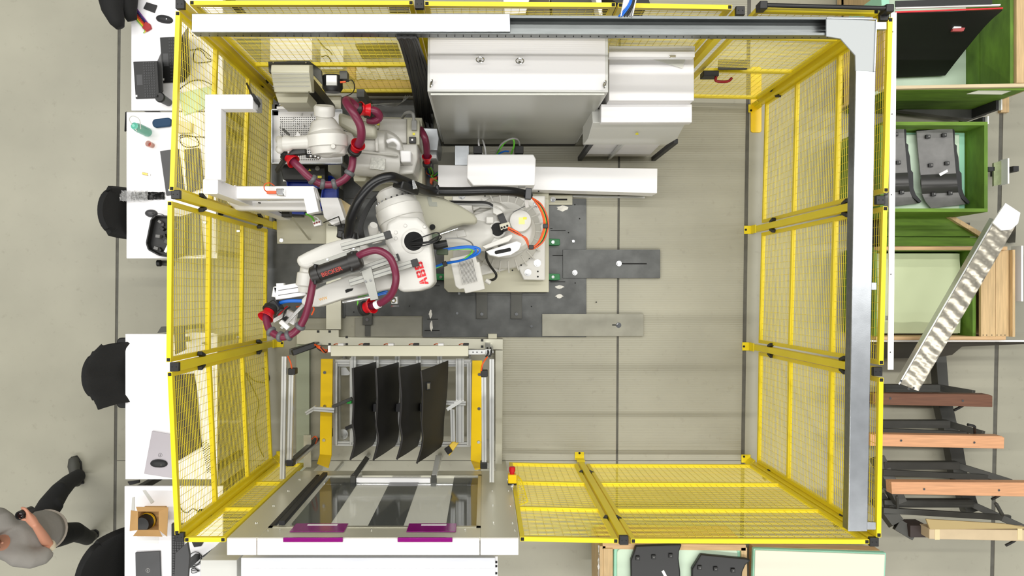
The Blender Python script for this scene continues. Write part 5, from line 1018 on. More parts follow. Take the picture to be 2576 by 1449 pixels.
m.build('keycap', dgrey, o, kind='stuff')
o = thing('monitor_screen', 'dark tilted monitor seen edge-on beside the keyboard', 'monitor', W(455, 1400, zd)); v = [W(440, 1390, 1.12), W(470, 1362, 1.12), W(476, 1396, 1.12), W(468, 1490, 1.12)]
MB().pp([(440, 1392), (471, 1364), (477, 1398), (469, 1500), (436, 1500)], 1.08, 1.11).build('screen_panel', mat('screen_charcoal', (62, 62, 64), .4), o, bev=.004); MB().pr(450, 1430, 462, 1445, zd, 1.08).build('monitor_stand', blk, o)
flat('tablet', [(482, 1364), (512, 1364), (506, 1374), (488, 1377)], .01, rub, 'small black tablet below the narrow fence panel', 'tablet')
for k in range(4):
    o = MB().tube(wp([(474+k, 1398+k*9, zd+.01), (492+k*3, 1388+k*6, zd+.01), (508, 1400+k*5, zd+.012), (496-k*4, 1420+k*3, zd+.01), (478+k*2, 1418+k*8, zd+.01), (500+k, 1436, zd+.01)]), .0028, 6).build('loose_cable', blk); tag(o, 'thin black cable tangled on the desk beside the grey machine box', 'cable', 'tangled cables beside the grey machine box')
o = flat('black_board', [(505, 1402), (560, 1362), (566, 1362), (566, 1392), (556, 1404)], .02, blk, 'sloping black board behind the grey machine box', 'board', z=1.2)
flat('folded_trestle', [(320, 1212), (350, 1208), (350, 1215), (326, 1221)], .02, rub, 'dark hinge piece in the gap between the lower two desks', 'bracket', z=.6)
o = MB().bar(W(318, 282, .72), W(316, 330, .62), .01, .02).build('hanging_strap', blk); tag(o, 'thin black strap hanging at the corner of the second desk', 'strap')
o = thing('castor', 'castor under the lower edge of the second desk', 'castor', W(400, 662, .05)); MB().axis(W(396, 662, .45), (1, 0, 0), [(0, .03), (.03, .03)], 16).build('wheel', blk, o); MB().pr(404, 655, 425, 668, .3, .42).build('castor_housing', dsteel2, o)

# ------------------------------------------------------------------ office chairs
def chair(cx, cy, zb, deg, label, w=.46, arms=False, lean=.1):
    c = W(cx, cy, zb); t = thing('office_chair', label, 'chair', (c.x, c.y, 0)); M = Matrix.Rotation(math.radians(deg), 3, 'Z')
    L = lambda x, y, z: Vector((c.x, c.y, 0))+M@Vector((x, y, z))     # local: +x = forward, back rest at x=0
    rows = []
    for i in range(11):
        u = i/10; z = .46+(zb-.46)*u; rw = []
        for j in range(13):
            v = j/12*2-1; ww = w/2*(1-.16*(u**3)-.10*((1-u)**3)); cv = math.sqrt(max(0, 1-v*v*.0)); rw.append(L(.05*v*v+lean*(1-u)**1.3-.0, v*ww, z+.0-.05*abs(v)**3*(u > .9)))
        rows.append(rw)
    MB().grid(rows, .05).build('backrest', blk2, t, ang=75, bev=.0)
    m = MB(); m.rings([(L(lean+.05, 0, .43), .10), (L(lean+.05, 0, .44), .10)], 8)
    pts = rrect(lean+.02, -w/2, lean+.46, w/2, .09, 5); MB().poly([L(x, y, .47) for x, y in pts], .40).build('seat', blk2, t, bev=.02)
    MB().cone(L(lean+.22, 0, .08), L(lean+.22, 0, .40), .028).build('gas_column', blk, t)
    for k in range(5):
        a = 2*math.pi*k/5+.3; e = L(lean+.22+.28*math.cos(a), .28*math.sin(a), .07); MB().bar(L(lean+.22, 0, .10), e, .05, .03).build('base_arm', blk, t, bev=.006); MB().axis(e-Vector((.02, 0, .04)), (1, 0, 0), [(0, .025), (.002, .03), (.038, .03), (.04, .025)], 14).build('castor_wheel', blk, t)
    if arms:
        for s in (-1, 1): MB().poly([L(x, y, .70) for x, y in rrect(.10, s*(w/2+.05)-.05, .42, s*(w/2+.05)+.05, .04)], .66).build('armrest', blk, t, bev=.012); MB().bar(L(.25, s*(w/2+.04), .42), L(.25, s*(w/2+.04), .67), .03, .05).build('arm_post', blk, t)
    return t
chair(258, 528, .95, 0, 'black office chair backrest showing past the second desk edge', .43, lean=.16)
ch = chair(218, 948, .98, 0, 'black office chair with armrests and draped jacket at the third desk', .42, True, .14)
rows = []
c0 = W(214, 948, 1.0)
for i in range(13):
    v = i/12*2-1; rw = []
    for j in range(9):
        u = j/8; rw.append(Vector((c0.x+.10*v*v+.30*u*u*.6+.06*u+.008*math.sin(9*v+5*u), c0.y+v*(.27-.02*u)+.008*math.sin(7*u+3*v), 1.0-.05*v*v-.36*u*u+.012*math.sin(11*v)*math.cos(6*u))))
    rows.append(rw)
o = MB().grid(rows, .02).build('draped_jacket', blk2, ang=80); tag(o, 'black padded jacket draped over the chair at the third desk', 'jacket')
chair(205, 1440, 1.02, -18, 'black office chair in front of the walking person at the lower desk', .56, True, .12)
o = thing('hanging_jacket', 'black padded sleeves hanging at the top edge beside the first desk', 'jacket', W(300, 20, 0))
MB().rings([(W(285, -60, .9), .12), (W(280, -10, .95), .11), (W(283, 25, .95), .085), (W(295, 55, .93), .062), (W(303, 70, .92), .035)], 20).build('padded_sleeve', blk2, o, ang=80); MB().rings([(W(320, -50, .86), .10), (W(318, 0, .86), .09), (W(326, 35, .84), .06), (W(333, 52, .82), .04)], 20).build('padded_sleeve', blk2, o, ang=80)

# ------------------------------------------------------------------ person
pe = thing('person', 'person in grey shirt and black trousers striding and holding a dark object', 'person', W(215, 1257, 0))
def skinmesh(name, verts, edges, mt, sub=2, root=0):
    me = bpy.data.meshes.new(name); me.from_pydata([v-OFF[pe.name] for v, r in verts], edges, []); o = bpy.data.objects.new(name, me); COL.objects.link(o); o.parent = pe; OFF[o.name] = OFF[pe.name].copy()
    me.skin_vertices or bpy.context.view_layer.update()
    bm = bmesh.new(); bm.from_mesh(me); ly = bm.verts.layers.skin.verify(); bm.verts.ensure_lookup_table()
    for i, (v, r) in enumerate(verts): bm.verts[i][ly].radius = r if isinstance(r, tuple) else (r, r); bm.verts[i][ly].use_root = (i == root)
    bm.to_mesh(me); bm.free(); me.materials.append(mt)
    sk = o.modifiers.new('skin', 'SKIN'); sk.use_smooth_shade = True; ss = o.modifiers.new('sub', 'SUBSURF'); ss.levels = sub; ss.render_levels = sub
    return o
pv = W(103, 1336, .95)
body = [(pv, (.10, .09)), (W(75, 1346, 1.12), (.10, .09)), (W(42, 1360, 1.30), (.10, .09)), (W(10, 1366, 1.44), (.07, .065)), (W(-8, 1366, 1.53), (.055, .055)), (W(-24, 1366, 1.60), (.08, .085)), (W(-38, 1366, 1.68), (.085, .09)), (W(-50, 1366, 1.75), (.05, .05)),
        (W(50, 1400, 1.40), .055), (W(104, 1402, 1.35), .05), (W(122, 1372, 1.24), .046), (W(104, 1342, 1.36), .036), (W(84, 1313, 1.45), .028),
        (W(10, 1310, 1.38), .05), (W(-10, 1290, 1.2), .045), (W(-20, 1280, 1.0), .035),
        (W(100, 1312, .88), (.07, .07)), (W(148, 1235, .50), .055), (W(196, 1192, .12), .042), (W(126, 1352, .88), (.07, .07)), (W(190, 1338, .52), .066), (W(222, 1356, .14), .045)]
be = [(0, 1), (1, 2), (2, 3), (3, 4), (4, 5), (5, 6), (6, 7), (2, 8), (8, 9), (9, 10), (10, 11), (11, 12), (2, 13), (13, 14), (14, 15), (0, 16), (16, 17), (17, 18), (0, 19), (19, 20), (20, 21)]
skinmesh('body', body, be, skin)
m = MB(); m.rings([(W(118, 1334, .93), .15), (W(108, 1336, 1.0), .172), (W(75, 1346, 1.14), .175), (W(45, 1358, 1.30), .185), (W(22, 1364, 1.40), .14), (W(8, 1366, 1.46), .075)], 28)
m.rings([(W(30, 1372, 1.38), .11), (W(52, 1398, 1.40), .092), (W(82, 1404, 1.36), .080), (W(108, 1398, 1.31), .070), (W(120, 1386, 1.27), .062)], 22); m.rings([(W(20, 1340, 1.38), .10), (W(6, 1312, 1.36), .085), (W(-6, 1296, 1.26), .068)], 20)
m.build('shirt', shirt, pe, remesh=.013)
MB().rings([(W(119, 1333, .915), .162), (W(115, 1334, .945), .170)], 28).build('shirt_hem', mat('pale_hem', (170, 160, 148), .85), pe)
m = MB(); m.rings([(W(112, 1334, .98), .12), (W(110, 1334, .88), .15), (W(116, 1330, .80), .14)], 24)
m.rings([(W(104, 1312, .86), .105), (W(126, 1270, .68), .098), (W(150, 1236, .50), .084), (W(172, 1214, .32), .072), (W(190, 1202, .18), .068), (W(200, 1196, .10), .064)], 20)
m.rings([(W(128, 1350, .86), .105), (W(158, 1344, .70), .098), (W(188, 1338, .52), .086), (W(206, 1346, .34), .074), (W(222, 1354, .12), .066)], 20)
for q in ((W(138, 1272, .70), .07), (W(150, 1228, .52), .06)): m.ball(q[0], q[1], 12)
m.build('trousers', trous, pe, remesh=.013)
for hx, hy, tx, ty in ((204, 1218, 190, 1146), (222, 1362, 246, 1334)):
    h_ = W(hx, hy, .0); t2 = W(tx, ty, .0); d = (t2-h_); L_ = d.length; d.normalize(); m = MB()
    m.rings([(h_+Vector((0, 0, .045)), .02), (h_+d*.03+Vector((0, 0, .055)), .042), (h_+d*L_*.35+Vector((0, 0, .06)), .044), (h_+d*L_*.7+Vector((0, 0, .055)), .055), (h_+d*L_*.93+Vector((0, 0, .045)), .04), (h_+d*L_+Vector((0, 0, .04)), .015)], 18)
    sh = m.build('shoe', mat('shoe_grey', (72, 72, 66), .7), pe, ang=80); m = MB(); r_ = Vector((-d.y, d.x, 0))
    m.poly([h_+r_*.035+Vector((0, 0, .018)), h_+d*L_*.3+r_*.038+Vector((0, 0, .018)), h_+d*L_*.75+r_*.05+Vector((0, 0, .018)), h_+d*L_*1.0+r_*.02+Vector((0, 0, .018)), h_+d*L_*1.0-r_*.02+Vector((0, 0, .018)), h_+d*L_*.75-r_*.05+Vector((0, 0, .018)), h_+d*L_*.3-r_*.038+Vector((0, 0, .018)), h_-r_*.035+Vector((0, 0, .018))], .001); m.build('shoe_sole', blk, sh, bev=.004)
    for k in range(4): q = h_+d*(L_*(.42+.09*k))+Vector((0, 0, .108-.008*k)); MB().bar(q-r_*.022, q+r_*.022, .006, .005).build('lace', blk, sh)
# right hand closed round a dark cylindrical object
hc_ = W(73, 1300, 1.22); ob = W(57, 1293, 1.46)
skinmesh('hand', [(W(94, 1328, 1.41), .031), (W(76, 1304, 1.465), (.036, .022)), (W(70, 1288, 1.490), .013), (W(62, 1279, 1.495), .011), (W(53, 1277, 1.490), .009), (W(72, 1290, 1.460), .012), (W(63, 1281, 1.460), .010), (W(54, 1280, 1.450), .009), (W(72, 1294, 1.430), .011), (W(64, 1284, 1.425), .0095), (W(56, 1283, 1.420), .008), (W(73, 1296, 1.400), .010), (W(66, 1288, 1.395), .009), (W(59, 1286, 1.390), .0075), (W(66, 1307, 1.470), .013), (W(56, 1306, 1.480), .011), (W(48, 1302, 1.485), .009)],
         [(0, 1), (1, 2), (2, 3), (3, 4), (1, 5), (5, 6), (6, 7), (1, 8), (8, 9), (9, 10), (1, 11), (11, 12), (12, 13), (1, 14), (14, 15), (15, 16)], skin, 2)
MB().axis(W(121, 1378, 1.25), W(116, 1364, 1.28)-W(121, 1378, 1.25), [(0, .060), (.03, .056)], 20).build('sleeve_cuff', mat('pale_cuff', (215, 205, 180), .8), pe)
MB().rings([(W(-36, 1366, 1.70), .098), (W(-48, 1366, 1.76), .085), (W(-58, 1366, 1.80), .03)], 20).build('hair', mat('dark_brown_hair', (50, 36, 26), .8), pe)
hp = W(-28, 1366, 1.63); MB().cone(hp+Vector((.075, 0, -.03)), hp+Vector((.10, 0, .0)), .016, .008, 10).build('nose', skin, pe)
for s in (-1, 1): MB().ball(hp+Vector((.078, s*.030, .01)), .012, 10).build('eye', blk, pe)
for s in (-1, 1): MB().ball(W(-26, 1366, 1.64)+Vector((.01, s*.085, 0)), .03, 12, (.7, .35, 1)).build('ear', skin, pe)
o = thing('camera_lens', 'dark cylindrical lens held in the hand of the person', 'lens', ob); MB().axis(ob-Vector((0, 0, .1)), (0, 0, 1), [(0, .030), (.12, .034), (.14, .033), (.14, .026), (.13, .024)], 26).build('lens_barrel', blk, o); MB().axis(ob+Vector((0, 0, .028)), (0, 0, 1), [(0, .025), (.006, .018), (.009, .006)], 22).build('lens_glass', mat('dark_glass', (30, 14, 14), .05), o)

# ------------------------------------------------------------------ crates on the right
def wallp(t, a, b, z0, z1, th, mt, n, nm='plank'):
    """plank wall between floor points a, b (Vectors) of n stacked planks"""
    hgt = (z1-z0)/n
    for i in range(n): MB().bar(Vector((a.x, a.y, z0+hgt*(i+.5))), Vector((b.x, b.y, z0+hgt*(i+.5))), th, hgt-.006).build(nm, mt, t, sm=False)
ca = thing('wooden_crate', 'green-stained crate holding the big black moulding, plywood on its edges', 'crate', W(2400, 200, 0), 'wooden crates beside the fence'); z = .85
wallp(ca, W(2252, 219, z), W(2590, 219, z), .04, z-.04, .03, greenw, 3); MB().pp([(2222, 224), (2222, 216), (2700, 207), (2700, 216)], z-.09, z).build('top_rail', plyw, ca, bev=.002)
xr_ = W(2545, 100, z).x; ya = W(0, 215, z).y
for i in range(2): MB().bx((xr_+.0, ya+.02, .1+i*.37), (xr_+.03, ya+1.4, .1+i*.37+.362)).build('plank', greenwy, ca)
MB().bx((xr_+.035, ya+.02, .04), (xr_+.30, ya+1.4, z+.01)).build('outer_board', woody, ca, bev=.003)
MB().bx((W(2226, 0, z).x, ya+.02, .12), (xr_, ya+1.4, .16)).build('crate_floor', greenwy, ca); MB().bx((W(2226, 0, z).x, ya, .04), (W(2226, 0, z).x+.02, ya+1.4, z-.02)).build('plank', woody, ca)
MB().bx((W(2240, 0, z).x, ya+.03, .17), (W(2448, 0, .3).x, ya+1.3, .28)).build('foam_liner', foam, ca, bev=.01)
for x in (2455, 2540): MB().bx((W(x, 0, .1).x-.04, ya-.02, 0), (W(x, 0, .1).x+.04, ya+1.2, .04)).build('skid', woody, ca)
fm = W(2490, 225, .86); 
o = MB().add([W(2432, 236, .80), W(2480, 222, .80), W(2560, 222, .80), W(2520, 237, .78), W(2432, 237, .795), W(2480, 223, .795), W(2560, 223, .795), W(2520, 238, .775)], [[0, 1, 2, 3], [7, 6, 5, 4], [0, 4, 5, 1], [1, 5, 6, 2], [2, 6, 7, 3], [3, 7, 4, 0]]).build('plastic_film', mat('hanging_film', (205, 205, 190), .3, alpha=.7)); tag(o, 'torn clear plastic film hanging at the plywood edge', 'film')
o = thing('large_moulding', 'big black moulding standing in the top right crate with red edge strip', 'moulding', W(2400, 100, .3))
Lp = [(2252, 36, .92), (2252, 60, .80), (2252, 120, .55), (2252, 195, .32)]; Rp = [(2522, 26, .92), (2482, 62, .80), (2425, 130, .55), (2378, 190, .32)]
A = smooth(wp(Lp), 4); B = smooth(wp(Rp), 4); rows = [[A[i].lerp(B[i], j/10) for j in range(11)] for i in range(len(A))]
MB().grid(rows, .01).build('moulded_sheet', mat('satin_black_sheet', (26, 25, 25), .4), o, ang=70)
MB().bar(W(2252, 21, .95), W(2515, 13, .95), .012, .02).build('white_edge', paper, o); MB().bar(W(2252, 31, .93), W(2522, 21, .93), .012, .012).build('red_edge', red, o); MB().bar(W(2252, 10, .97), W(2495, 3, .97), .05, .01).build('black_edge', blk, o)
MB().pp([(2400, 62), (2424, 60), (2430, 66), (2424, 78), (2396, 78)], .745, .77).build('cutout_frame', mat('dusty_red', (170, 70, 70), .5), o); MB().pp([(2402, 61), (2420, 60), (2418, 70), (2398, 71)], .765, .78).build('cutout_light', paper, o)
# middle crate
cb2 = thing('wooden_crate', 'green-stained open crate with two grey moulded parts on pale foam', 'crate', W(2350, 420, 0), 'wooden crates beside the fence'); z = .80
x0, y1, x1, y0 = W(2222, 0, z).x, W(0, 306, z).y, W(2486, 0, z).x, W(0, 533, z).y
for i in range(3):
    za, zb_ = .1+i*.233, .1+i*.233+.228
    MB().bx((x0, y1-.03, za), (x1, y1, zb_)).build('plank', greenw, cb2); MB().bx((x0, y0, za), (x1, y0+.03, zb_)).build('plank', greenw, cb2)
    MB().bx((x1-.03, y0+.03, za), (x1, y1-.03, zb_)).build('plank', greenwy, cb2)
MB().bx((x0-.02, y0+.03, .1), (x0+.01, y1-.03, .79)).build('plank', greenwy, cb2); MB().bx((x0, y0+.03, .5), (x1-.03, y1-.03, .54)).build('crate_floor', greenw, cb2)
for x in (x0+.1, x1-.1): MB().bx((x-.05, y0, 0), (x+.05, y1, .1)).build('skid', woody, cb2)
MB().bx((x0+.02, y0+.04, .54), (x1-.04, y1-.04, .57)).build('foam_liner', mint, cb2, bev=.01); MB().bx((x0+.04, y0+.05, .57), (x1-.10, y1-.06, .585)).build('foam_sheet', foam, cb2, bev=.01)
def mpart(dx, dy, label, zz=.60, group='grey moulded parts in the green crate', mt=None, dark=None):
    mt = mt or mgrey; dark = dark or mat('dark_moulded_curve', (64, 63, 62), .32)
    o = thing('moulded_part', label, 'moulding', W(2350+dx, 420+dy, zz), group)
    L1 = [(2306, 330), (2310, 380), (2316, 440)]; R1 = [(2396, 322), (2400, 380), (2405, 436)]
    def sheet(L_, R_, zf, nm, m_):
        A = smooth([W(x+dx, y+dy, zz+zf[i]) for i, (x, y) in enumerate(L_)], 4); B = smooth([W(x+dx, y+dy, zz+zf[i]) for i, (x, y) in enumerate(R_)], 4)
        return MB().grid([[A[i].lerp(B[i], j/6) for j in range(7)] for i in range(len(A))], .012).build(nm, m_, o, ang=60)
    sheet([(2305, 326), (2309, 332)], [(2394, 320), (2395, 326)], (.0, .05), 'top_edge', dark)
    sheet(L1, R1, (.05, .05, .06), 'flat_panel', mt); sheet([(2316, 440), (2317, 452), (2318, 470), (2320, 488)], [(2405, 436), (2407, 450), (2409, 468), (2411, 484)], (.06, .10, .10, .05), 'curved_band', dark)
    sheet([(2320, 488), (2328, 506), (2342, 524)], [(2411, 480), (2422, 500), (2436, 513)], (.05, .04, .02), 'lower_panel', mt)
    MB().pp([(x+dx, y+dy) for x, y in [(2397, 322), (2402, 330), (2402, 362), (2407, 366), (2407, 380), (2411, 395), (2414, 430), (2419, 436), (2420, 475), (2426, 492), (2440, 508), (2436, 513), (2420, 500), (2410, 482), (2404, 430), (2400, 380)]], zz+.02, zz+.05).build('side_flange', rub, o)
    for x, y in ((2335, 343), (2376, 339), (2342, 415), (2383, 410), (2349, 488), (2391, 485)):
        q = MB().pp([(x-5+dx, y-4+dy), (x+6+dx, y-4+dy), (x+6+dx, y+5+dy), (x-5+dx, y+5+dy)], zz+.055, zz+.075).build('clip_boss', blk, o, bev=.002); p = W(x+2+dx, y+dy, zz+.0755); MB().cone(p, p+Vector((0, 0, .002)), .008, n=10).build('boss_ring', mgrey, q)
    return o
mpart(0, 0, 'grey moulded part fully visible in the green crate, white tag on it'); mpart(-122, -2, 'grey moulded part half hidden behind the white metal strip')
o = MB().pp([(2362, 437), (2383, 426), (2385, 432), (2366, 443)], .715, .718).build('paper_tag', paper); tag(o, 'small white paper tag on the grey moulded part', 'tag')
o = thing('end_plate', 'chequered green plate with white edge sticking out beside the green crate', 'plate', W(2515, 435, .3)); MB().pp([(2500, 410), (2534, 400), (2534, 460), (2500, 468)], .30, .32).build('chequer_plate', mat('greenish_chequer', (150, 160, 120), .5, var=.2, scale=20), o); MB().pr(2535, 398, 2539, 462, .30, .40).build('white_edge', paper, o); MB().pr(2486, 420, 2502, 430, .26, .32).build('plate_arm', rub, o); MB().bx((W(2510, 0, .1).x, W(0, 440, .1).y, 0), (W(2510, 0, .1).x+.05, W(0, 440, .1).y+.05, .3)).build('plate_foot', rub, o)
for i, (x, y0_, y1_) in enumerate(((2540, 228, 242), (2520, 250, 276), (2486, 292, 312))):
    t = thing('step_edge', ('topmost', 'middle', 'lowest')[i]+' of three short white step edges right of the crates', 'strip', W(x, y0_, 0)); MB().pr(x-1.5, y0_, x+1.5, y1_, .5, .53).build('edge_strip', paper, t); MB().pr(x-14, y0_+2, x-2, y1_-1, .0, .5).build('edge_support', rub, t)
o = thing('side_cart', 'dark cart frame in the shadow between the two upper crates', 'cart', W(2440, 270, 0)); MB().pp([(2258, 277), (2470, 254), (2515, 262), (2480, 290), (2440, 300)], .1, .18).build('cart_bed', dsteel2, o)
# green lid stack
o = thing('crate_lid', 'green-stained plank lid lying between the crates', 'lid', W(2350, 580, 0)); MB().pp([(2222, 546), (2386, 546), (2466, 595), (2222, 595)], .34, .37).build('plank', greenw, o, bev=.002); MB().pp([(2222, 596), (2468, 597), (2480, 619), (2222, 619)], .34, .37).build('plank', greenw, o, bev=.002); MB().pp([(2386, 546), (2404, 546), (2482, 592), (2468, 597)], .36, .41).build('lid_batten', woody, o); MB().pr(2226, 560, 2440, 610, 0, .34).build('lid_support', dsteel2, o)
# lower crate with foam
cc = thing('wooden_crate', 'pine crate with the large pale foam sheet and wide planks on its right', 'crate', W(2380, 740, 0), 'wooden crates beside the fence'); z = .66
x0, x1, y1, y0 = W(2212, 0, z).x, W(2540, 0, z).x, W(0, 620, z).y, W(0, 856, z).y
MB().bx((x0, y1-.03, .58), (x1-.02, y1, .66)).build('plank', wood, cc)
for i in range(2): MB().bx((x0, y1-.03, .06+i*.26), (x1-.02, y1, .06+i*.26+.255)).build('plank', greenw, cc); MB().bx((x0, y0, .06+i*.28), (x1, y0+.03, .06+i*.28+.275)).build('plank', wood, cc)
xa = W(2468, 0, .62).x; xb = W(2505, 0, .62).x; xc = W(2538, 0, .62).x
for a, b in ((xa, xb-.003), (xb, xc)): MB().bx((a, y0+.03, .59), (b, y1-.03, .62)).build('plank', woody, cc, bev=.002)
MB().bx((xc+.003, y0+.03, .06), (xc+.025, y1-.03, .66)).build('plank', woody, cc); MB().bx((xa-.04, y0+.03, .06), (xa-.01, y1-.03, .57)).build('plank', greenwy, cc); MB().bx((x0-.01, y0+.03, .06), (x0+.015, y1-.03, .60)).build('plank', greenwy, cc)
MB().bx((x0+.02, y0+.04, .10), (xa-.05, y1-.04, .40)).build('foam_block', foam, cc, bev=.01)
rows = []; r = random.Random(3)
for i in range(13): rows.append([Vector((x0+.03+(xa-x0-.09)*j/16, y0+.05+(y1-y0-.10)*i/12, .43+.006*math.sin(j*1.3)*math.sin(i*.9)+.004*r.random())) for j in range(17)])
MB().grid(rows, .01).build('foam_sheet', mat('pale_green_wrap', (205, 216, 176), .55), cc, ang=70)
for x in (x0+.15, x1-.15): MB().bx((x-.05, y0, 0), (x+.05, y1, .06)).build('skid', woody, cc)
for x in (2473, 2482, 2495, 2508, 2518, 2528):
    p = W(x, 843, .62); MB().cone(p, p+Vector((0, 0, .002)), .004, n=8).build('nail', hole, cc)
o = thing('grey_pallet_box', 'grey box at the right edge beside the pine crate with white strip', 'box', W(2560, 740, 0)); MB().pr(2548, 640, 2620, 838, 0, .5).build('box_body', mat('grey_box', (140, 138, 124), .6), o); MB().pr(2569, 618, 2574, 758, .5, .62).build('white_strip', paper, o)
o = thing('sheet_table', 'dark reflective table edge with bright rim between crate and rack', 'table', W(2400, 862, 0)); MB().pr(2190, 856, 2620, 860, .50, .56).build('bright_rim', paper, o); MB().pp([(2190, 861), (2620, 861), (2620, 864), (2420, 872), (2395, 893), (2350, 900), (2190, 902)], .46, .50).build('table_sheet', mat('dark_sheet', (78, 74, 66), .15, .4), o)
for x in (2240, 2385): MB().pr(x, 868, x+10, 880, 0, .46).build('table_leg', dsteel2, o)
# diagonal chequer plate beam
o = thing('chequer_beam', 'long dented aluminium beam leaning diagonally over the pine crate', 'beam', W(2275, 975, .5)); a0 = W(2288, 975, .72); b0 = W(2530, 560, 1.10); sd_ = (b0-a0).normalized(); wv = Vector((-sd_.y, sd_.x, 0)).normalized()
rows = []; r = random.Random(12); n1, n2 = 70, 8
for i in range(n1+1):
    rw = []
    for j in range(n2+1): p = a0.lerp(b0, i/n1)+wv*(.085*(1-2*j/n2)); amp = 0 if j in (0, n2) else .009; rw.append(p+Vector((0, 0, amp*math.sin(i*1.15+j*1.7)*math.cos(j*1.1-i*.35)+amp*.5*r.random())))
    rows.append(rw)
MB().grid(rows, .006).build('dented_face', mat('crinkled_aluminium', (186, 180, 165), .3, .75, var=.15, scale=12), o, ang=60)
MB().bar(a0+wv*.095-Vector((0, 0, .03)), b0+wv*.095-Vector((0, 0, .03)), .012, .06).build('beam_flange', alu, o)
e_ = W(2556, 520, 1.14); v = [W(2497, 560, 1.12), W(2530, 510, 1.14), W(2568, 535, 1.14), W(2562, 562, 1.13), W(2545, 578, 1.12), W(2520, 580, 1.12)]; MB().add(v+[q-Vector((0, 0, .02)) for q in v], [list(range(6)), list(range(11, 5, -1))]+[[i, i+6, (i+1) % 6+6, (i+1) % 6] for i in range(6)]).build('flat_end', mat('bright_aluminium', (240, 240, 238), .5, .1), o, bev=.004)
for x, y in ((2262, 962), (2282, 982), (2294, 980)): p = W(x+4, y-4, .745); MB().cone(p, p+Vector((0, 0, .004)), .010, n=10).build('rivet', chrome, o)
MB().bar(W(2545, 600, .02), W(2545, 560, 1.05), .08, .06).build('prop', dsteel2, o)
# steel rack
sk = thing('steel_rack', 'dark steel rack with hooks carrying three timber beams and one wrapped beam', 'rack', W(2360, 1150, 0))
def bm_(a, b, w, h, nm='steel_beam'): return MB().bar(W(*a), W(*b), w, h).build(nm, dsteel2, sk, bev=.003)
bm_((2358, 880, .15), (2368, 1010, .15), .1, .1); bm_((2368, 1005, .15), (2392, 1110, .15), .13, .1); bm_((2395, 1110, .15), (2410, 1200, .15), .13, .1); bm_((2412, 1195, .15), (2440, 1285, .15), .13, .1)
for i, (x, y, xe, ye, xl_, zz) in enumerate(((2345, 976, 2450, 990, 2222, .46), (2370, 1066, 2474, 1092, 2215, .46), (2392, 1170, 2545, 1214, 2220, .46), (2428, 1265, 2580, 1330, 2220, .46))):
    bm_((xl_, y, .30), (x+15, y, .30), .07, .07, 'cross_beam'); bm_((xl_, y+18, .36), (xe-40, y+18+(ye-y)*.3, .36), .05, .04, 'cross_beam'); bm_((x, y-4, .18), (xe, ye, zz), .06, .06, 'side_arm')
    MB().tube(wp([(xe-22, ye+2, zz), (xe-22, ye-14, zz+.12), (xe-24, ye-20, zz+.14), (xe-40, ye-24, zz+.14)] if i in (1,) else [(xe-22, ye+8, zz), (xe-24, ye+26, zz+.02), (xe-38, ye+36, zz+.02), (xe-50, ye+42, zz+.02)]), .012, 10).build('locking_handle', blk, sk)
bm_((2205, 1150, .25), (2262, 1265, .35), .10, .12, 'side_arm'); bm_((2205, 1250, .22), (2255, 1318, .36), .12, .12, 'side_arm'); bm_((2255, 1318, .36), (2300, 1345, .42), .11, .1, 'side_arm')
bm_((2256, 1248, .50), (2258, 1278, .40), .02, .02, 'locking_handle'); bm_((2505, 1266, .58), (2522, 1296, .46), .025, .025, 'locking_handle'); bm_((2220, 1228, .45), (2232, 1232, .45), .02, .02, 'locking_handle')
MB().pr(2290, 1322, 2334, 1352, .30, .48).build('wood_core', mat('dark_brown_end', (58, 48, 46), .6), sk, bev=.004)
for x0_, x1_ in ((2240, 2250), (2400, 2412)): MB().pr(x0_, 1000, x1_, 1015, 0, .12).build('rack_foot', dsteel2, sk)
def timber(pts, z, mt, lab, bolts): 
    t = thing('timber_beam', lab, 'timber', W(*pts[0], .4), 'timber beams on the steel rack'); MB().pp(pts, z-.09, z).build('beam_body', mt, t, bev=.004)
    for x, y in bolts: p = W(x, y, z); MB().cone(p, p+Vector((0, 0, .006)), .010, n=12).build('bolt_head', chrome, t)
timber([(2196, 989), (2486, 992), (2497, 996), (2497, 1024), (2196, 1018)], .60, brownw, 'dark brown stained timber beam, topmost on the steel rack', ((2239, 1002), (2421, 1008)))
timber([(2190, 1092), (2520, 1097), (2527, 1101), (2526, 1129), (2190, 1122)], .60, pinkw, 'planed pinkish timber beam, second on the steel rack', ((2266, 1108), (2450, 1113)))
timber([(2242, 1212), (2600, 1214), (2600, 1250), (2244, 1243)], .60, pinkw, 'planed timber beam with its near end visible, third on the steel rack', ((2324, 1230), (2512, 1233)))
t = thing('timber_beam', 'timber beam wrapped in brown paper and tape at the rack bottom', 'timber', W(2450, 1330, .4)); MB().pp([(2338, 1330), (2600, 1334), (2600, 1362), (2338, 1356)], .46, .60).build('beam_body', mat('kraft_paper', (205, 184, 150), .6, var=.08), t, bev=.004)
MB().add(wp([(2330, 1306, .62), (2530, 1318, .62), (2600, 1330, .60), (2340, 1332, .61)])+[q-Vector((0, 0, .02)) for q in wp([(2330, 1306, .62), (2530, 1318, .62), (2600, 1330, .60), (2340, 1332, .61)])], [[0, 1, 2, 3], [7, 6, 5, 4], [0, 4, 5, 1], [1, 5, 6, 2], [2, 6, 7, 3], [3, 7, 4, 0]]).build('paper_flap', mat('brown_paper', (182, 160, 112), .7), t, bev=.003)
for x in (2352, 2560): MB().pr(x, 1330, x+12, 1358, .6, .603).build('tape_band', mat('packing_tape', (222, 206, 160), .35), t)
